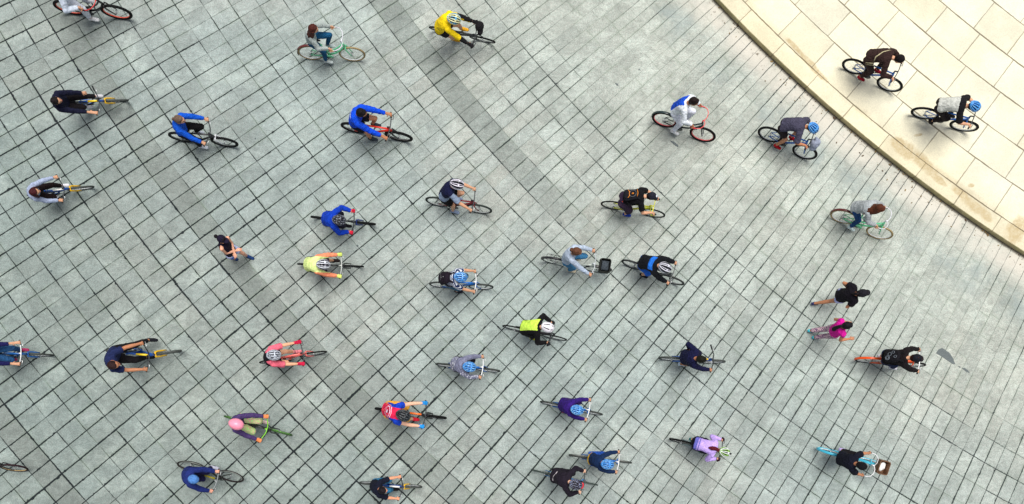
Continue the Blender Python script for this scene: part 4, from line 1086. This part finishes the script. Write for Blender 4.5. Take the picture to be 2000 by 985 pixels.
      bl='bicycle with yellow fork ridden by the man in navy T-shirt, left leg out', pl='man in navy T-shirt stretching his left leg out sideways', top=('short', (32, 42, 84)), bot=('long', (22, 20, 24)), shoe=(24, 26, 34), sole=(30, 30, 36), hair=(44, 26, 26), skin=SKIN2),
 dict(hx=-0.13, r=(507, 709), f=(638, 687), v=4, head=(536, 694), aL=0, bike=dict(frame=(250, 122, 116), rim=(60, 62, 66), rt=.016, hb='flat', fr=.015),
      bl='salmon pink road bicycle with thin black tyres', pl='cyclist in black jersey with pink sleeves, red gloves and black-white helmet', top=('short', (22, 20, 28)), slv=.85, paint=(pt_patch, [(240, 110, 132), (226, 226, 230)]), bot=('short', (22, 20, 28)), sh=.62, shoe=(240, 140, 150), skin=(236, 176, 140), helmet=((198, 204, 216), (30, 34, 44), 'many'), fleck=(60, 70, 90), hair=(24, 20, 22), glove=(206, 30, 70), hyaw=-8, socks=(238, 150, 160)),
 dict(hx=-0.01, r=(850.4, 711), f=(977, 725.5), v=4, head=(917, 717), aL=90, bike=dict(BLUEB, light=1),
      bl='blue bicycle with white bars under the grey-hooded cyclist', pl='cyclist in grey and white flecked hoodie with blue helmet', top=('long', (128, 130, 156)), paint=(pt_fleck, [(226, 228, 240)]), hood=1, bot=('mid', (30, 28, 40)), shoe=(40, 44, 60), helmet=(BLUEH, None, 'many'), fleck=(150, 206, 246), hair=(120, 20, 30)),
 dict(hx=-0.01, r=(981.5, 636.5), f=(1107, 664.8), v=5, head=(1069, 640), aL=120, bike=dict(frame=(44, 40, 44), rim=(54, 56, 60), rt=.015, hb='flat', light=1),
      bl='thin-tyred black bicycle with red rear reflector under the neon-backed rider', pl='cyclist in black with neon yellow back panel and round white helmet', top=('long', (18, 16, 20)), paint=(pt_back_panel, [(206, 244, 90)]), bot=('long', (20, 18, 22)), shoe=(206, 206, 40), helmet=((236, 232, 240), (206, 30, 60), 'few'), hair=(20, 18, 18), glove=(30, 30, 36)),
 dict(hx=-0.05, r=(1287, 699), f=(1415.8, 708), v=4, head=(1370, 702), aL=5, steer=2, bike=dict(YB, frame=(44, 108, 196), fork=(232, 234, 236), fr=.013, panel=(246, 202, 40), style='fat'), lh=(-.30, .22, 1.08), elo=(-.75, .75, .25),
      bl='blue and yellow bicycle ridden one-handed', pl='man in navy hoodie with black hair riding one-handed, other arm behind', top=('long', (20, 22, 60)), hood=1, bot=('mid', (24, 24, 50)), shoe=(206, 224, 240), hair=(22, 22, 14), skin=SKIN2),
 dict(hx=-0.13, r=(1672.8, 701), f=(1804.7, 714.6), v=6, head=(1789, 700), aL=170, bike=dict(frame=(244, 92, 30), fender=(246, 90, 24), rim=(180, 184, 184), hb='flat', barc=WHITE, lever=CHROME, rt=.02), elb=(-.5, 1.0, .1),
      bl='orange bicycle with orange mudguard and white bars', pl='cyclist in black hoodie and black cap with elbows out wide', top=('long', (22, 16, 20)), bot=('long', (26, 38, 78)), shoe=(226, 226, 236), hair=(50, 24, 18), cap=(24, 26, 36), bill=1, hood=1,
      pack=lambda mw, I: backpack(mw, I, 'round black backpack with grey circle prints on the orange bicycle rider', (22, 20, 26), bp_rings, size=(.34, .14, .40))),
 dict(r=(438.3, 812.8), f=(570.7, 850.7), v=1, head=(463, 829), aL=10, w=.88, bike=dict(frame=(26, 26, 28), fork=(30, 30, 32), rim=(120, 206, 70), tyre=(60, 92, 48), rt=.018, hb='riser', barc=(130, 206, 60)),
      bl='black bicycle with lime green bar and green tyres', pl='cyclist in purple top, pink helmet and green floral trousers', top=('long', (78, 60, 110)), bot=('mid', (176, 244, 140), (240, 190, 170)), loose_b=.022, shoe=(226, 200, 196), helmet=((250, 150, 176), None, 'smooth'), hair=(60, 30, 50), glove=(252, 150, 92)),
 dict(hx=-0.15, r=(732, 797.9), f=(872.2, 817), v=1, head=(788, 812), aL=190, bike=dict(frame=(30, 42, 62), fork=(30, 32, 34), fr=.020, rim=(50, 50, 52), rt=.028, panel=(240, 120, 50), light=1),
      bl='dark mountain bicycle with orange head tube decal and wide bar', pl='cyclist in red and blue ringed jersey, mustard shorts and blue gloves', top=('short', (232, 40, 84)), slv=.35, long_top=1, paint=(pt_jersey, [(22, 64, 190), (236, 220, 240), (40, 30, 60)]), bot=('mid', (244, 178, 66)), loose_b=.024, shoe=(226, 40, 60), skin=(244, 190, 160), helmet=((34, 36, 40), None, 'many'), fleck=(84, 90, 96), hair=(30, 24, 22), glove=(40, 150, 230), hyaw=-15),
 dict(hx=-0.01, r=(1055, 784.4), f=(1176.8, 810.4), v=2, head=(1127, 801), aL=80, w=.92, bike=dict(BLUEB), 
      bl='blue bicycle with white bars under the purple-jumper cyclist', pl='cyclist in plain deep purple jumper with blue helmet', top=('long', (52, 26, 116)), bot=('long', (58, 40, 100)), shoe=(206, 60, 120), sole=(200, 90, 140), helmet=(BLUEH, None, 'many'), fleck=(150, 206, 246), hair=(40, 30, 60)),
 dict(r=(-76, 912), f=(53, 914.7), v=13, aL=90, bike=dict(frame=(40, 40, 44), rim=(206, 176, 120), tyre=(46, 28, 34), rt=.021), bl='bicycle of which only the tan-rimmed front wheel enters at lower left', pl=None),
 dict(hx=-0.03, r=(347.4, 903.7), f=(475.7, 936.6), v=-13, head=(379, 936), aL=30, steer=-6, bike=dict(frame=(40, 42, 38), rim=(120, 124, 120), tyre=(40, 36, 36), rt=.020, lever=CHROME, panel=(150, 140, 30), barc=(150, 156, 158)), elb=(-.2, .9, -.3),
      bl='black bicycle under the navy-hooded rider at lower left', pl='cyclist in navy hoodie and light blue knitted hat', top=('long', (32, 46, 112)), bot=('long', (30, 28, 72)), shoe=(200, 200, 220), cap=(84, 136, 206), bill=0, capk=1.12, loose=.022, skin=(244, 176, 150)),
 dict(hx=-0.05, r=(704.4, 942.8), f=(822, 951.2), v=-4, head=(748, 958), aL=160, w=.95, bike=dict(YB, panel=(240, 240, 240), fork=(246, 196, 40)), pitch=12,
      bl='bicycle with yellow fork nearest the bottom edge', pl='cyclist in black T-shirt and blue jeans at the bottom edge', top=('short', (20, 24, 42)), slv=.9, bot=('long', (52, 126, 168)), shoe=(24, 22, 26), hair=(24, 20, 26), skin=(244, 168, 130)),
 dict(hx=-0.01, r=(1111.5, 889), f=(1233.4, 904), v=-3, head=(1186, 907), aL=170, w=.92, bike=dict(BLUEB, rim=(190, 186, 176)), elb=(-.4, 1, -.1),
      bl='blue bicycle with white bars under the navy-jacketed child-like cyclist', pl='cyclist in plain navy jacket with yellow hem and blue helmet', top=('long', (20, 44, 84)), paint=(pt_hem, [(236, 186, 40)]), bot=('long', (40, 90, 190)), shoe=(70, 120, 220), helmet=(BLUEH, None, 'many'), fleck=(150, 206, 246), hair=(40, 30, 30)),
 dict(hx=-0.03, r=(1039.5, 918), f=(1167.5, 947.8), v=-2, head=(1124, 946), aL=100, bike=dict(frame=(60, 130, 190), rim=(196, 206, 200), tyre=(60, 70, 66), rt=.017, hb='flat'), elb=(-.4, .9, -.1),
      bl='thin light blue bicycle under the black-jacketed rider at the bottom', pl='cyclist in black jacket with white back line and dark red-fronted helmet', top=('long', (34, 28, 40)), paint=(pt_squig, [(230, 220, 226)]), bot=('mid', (30, 26, 36)), shoe=(34, 34, 44), helmet=((36, 24, 40), None, 'many'), fleck=(150, 160, 190), visor=(226, 30, 50), hair=(24, 20, 24), skin=(240, 190, 160)),
 dict(elb=(-.4, .42, -.7), r=(1307.8, 857), f=(1427, 887), v=0, head=(1414, 883), aL=170, w=.92, bike=dict(frame=(140, 160, 160), rim=(90, 90, 88), rt=.022, hb='flat'),
      bl='grey bicycle under the lilac-topped rider', pl='woman in lilac top and dark shorts with brown ponytail and white helmet', top=('long', (200, 170, 244)), paint=(pt_hemband, [(110, 110, 200)]), bot=('long', (26, 20, 44)), shoe=(40, 120, 120), helmet=((236, 240, 244), (130, 180, 60), 'two'), lining=(40, 36, 44), hair=(84, 20, 34), hs='bigpony', glove=(50, 20, 40)),
 dict(hx=-0.2, r=(1598, 877.4), f=(1723, 907), v=-12, head=(1683, 910), aL=175, bike=dict(frame=(70, 190, 220), rim=(240, 232, 230), tyre=(78, 190, 216), rt=.026, hb='cruiser', barc=(240, 240, 244), style='step', basket='wood', fender=(70, 186, 216)), pack=crate_cloth, skin=SKIN2,
      bl='turquoise cruiser bicycle with brown box basket on its bar', pl='cyclist in black T-shirt and black cap on the turquoise bicycle', top=('short', (16, 18, 34)), slv=.8, bot=('long', (20, 16, 22)), shoe=(196, 180, 236), hair=(24, 18, 20), cap=(18, 18, 24), bill=0, loose=.022),
]
for s in RIDERS: rider(s)

def walker(s):
    px, py = s['at']; hd_ = R(s['hd'])
    mw = Matrix.Translation(Vector((gx(px), gy(py), 0))) @ Matrix.Rotation(hd_, 4, 'Z') @ Matrix.Scale(s.get('k', 1), 4)
    s['ride'] = False; s['tl'] = .68
    body, info = make_person('person', s, mw, s['pl'], 'women walking over the paving')
    if s.get('pack'): s['pack'](mw, info)
walker(dict(at=(468, 502), hd=-22, head=(434, 468), w=.90, skin=(232, 170, 140), top=('none', (30, 22, 44)), bot=('short', (198, 206, 246)), sh=.55, shoe=(30, 60, 110), hair=(24, 18, 24), hs='bun', cap=(30, 24, 46), bill=1,
            rf=(-.14, -.09, .0, -8), lf=(.24, .09, .0, 4), rh=(.17, .06, 1.06), lh=(.15, .0, 1.10), elo=(-.5, .6, -.5), paintb=(lambda p, I: 1 if p.y < -.02 and p.z < .86 else 0, [(84, 120, 214)]),
            pl='woman walking alone in black tank top, white shorts and dark cap'))
walker(dict(at=(1613, 585), hd=6, head=(1684, 573), w=.95, skin=SKIN2, top=('short', (20, 16, 26)), slv=.6, loose=.022, long_top=1, bot=('short', (190, 196, 244)), sh=.45, shoe=(46, 50, 96), sole=(180, 180, 220), hair=(26, 18, 22), hs='pony', cap=(30, 28, 36), bill=1,
            rf=(-.34, -.08, .04, -22), lf=(.40, .09, .0, 8), rh=(.20, -.16, 1.05), lh=(.10, .20, .98), elo=(-.7, .6, -.2),
            pl='woman walking in black T-shirt with bare legs and black cap'))
walker(dict(at=(1599, 652), hd=4, head=(1655, 636), w=.93, skin=SKIN2, top=('cap', (222, 28, 160)), bot=('long', (236, 200, 206), (96, 50, 110)), shoe=(70, 190, 206), hair=(22, 20, 26), hs='bigpony',
            rf=(-.10, -.09, .0, -4), lf=(-.22, .09, .02, -14), rh=(.27, -.22, 1.10), lh=(.20, .20, 1.12), elo=(-.8, .35, -.4),
            pl='woman walking in magenta top and patterned leggings with long ponytail'))
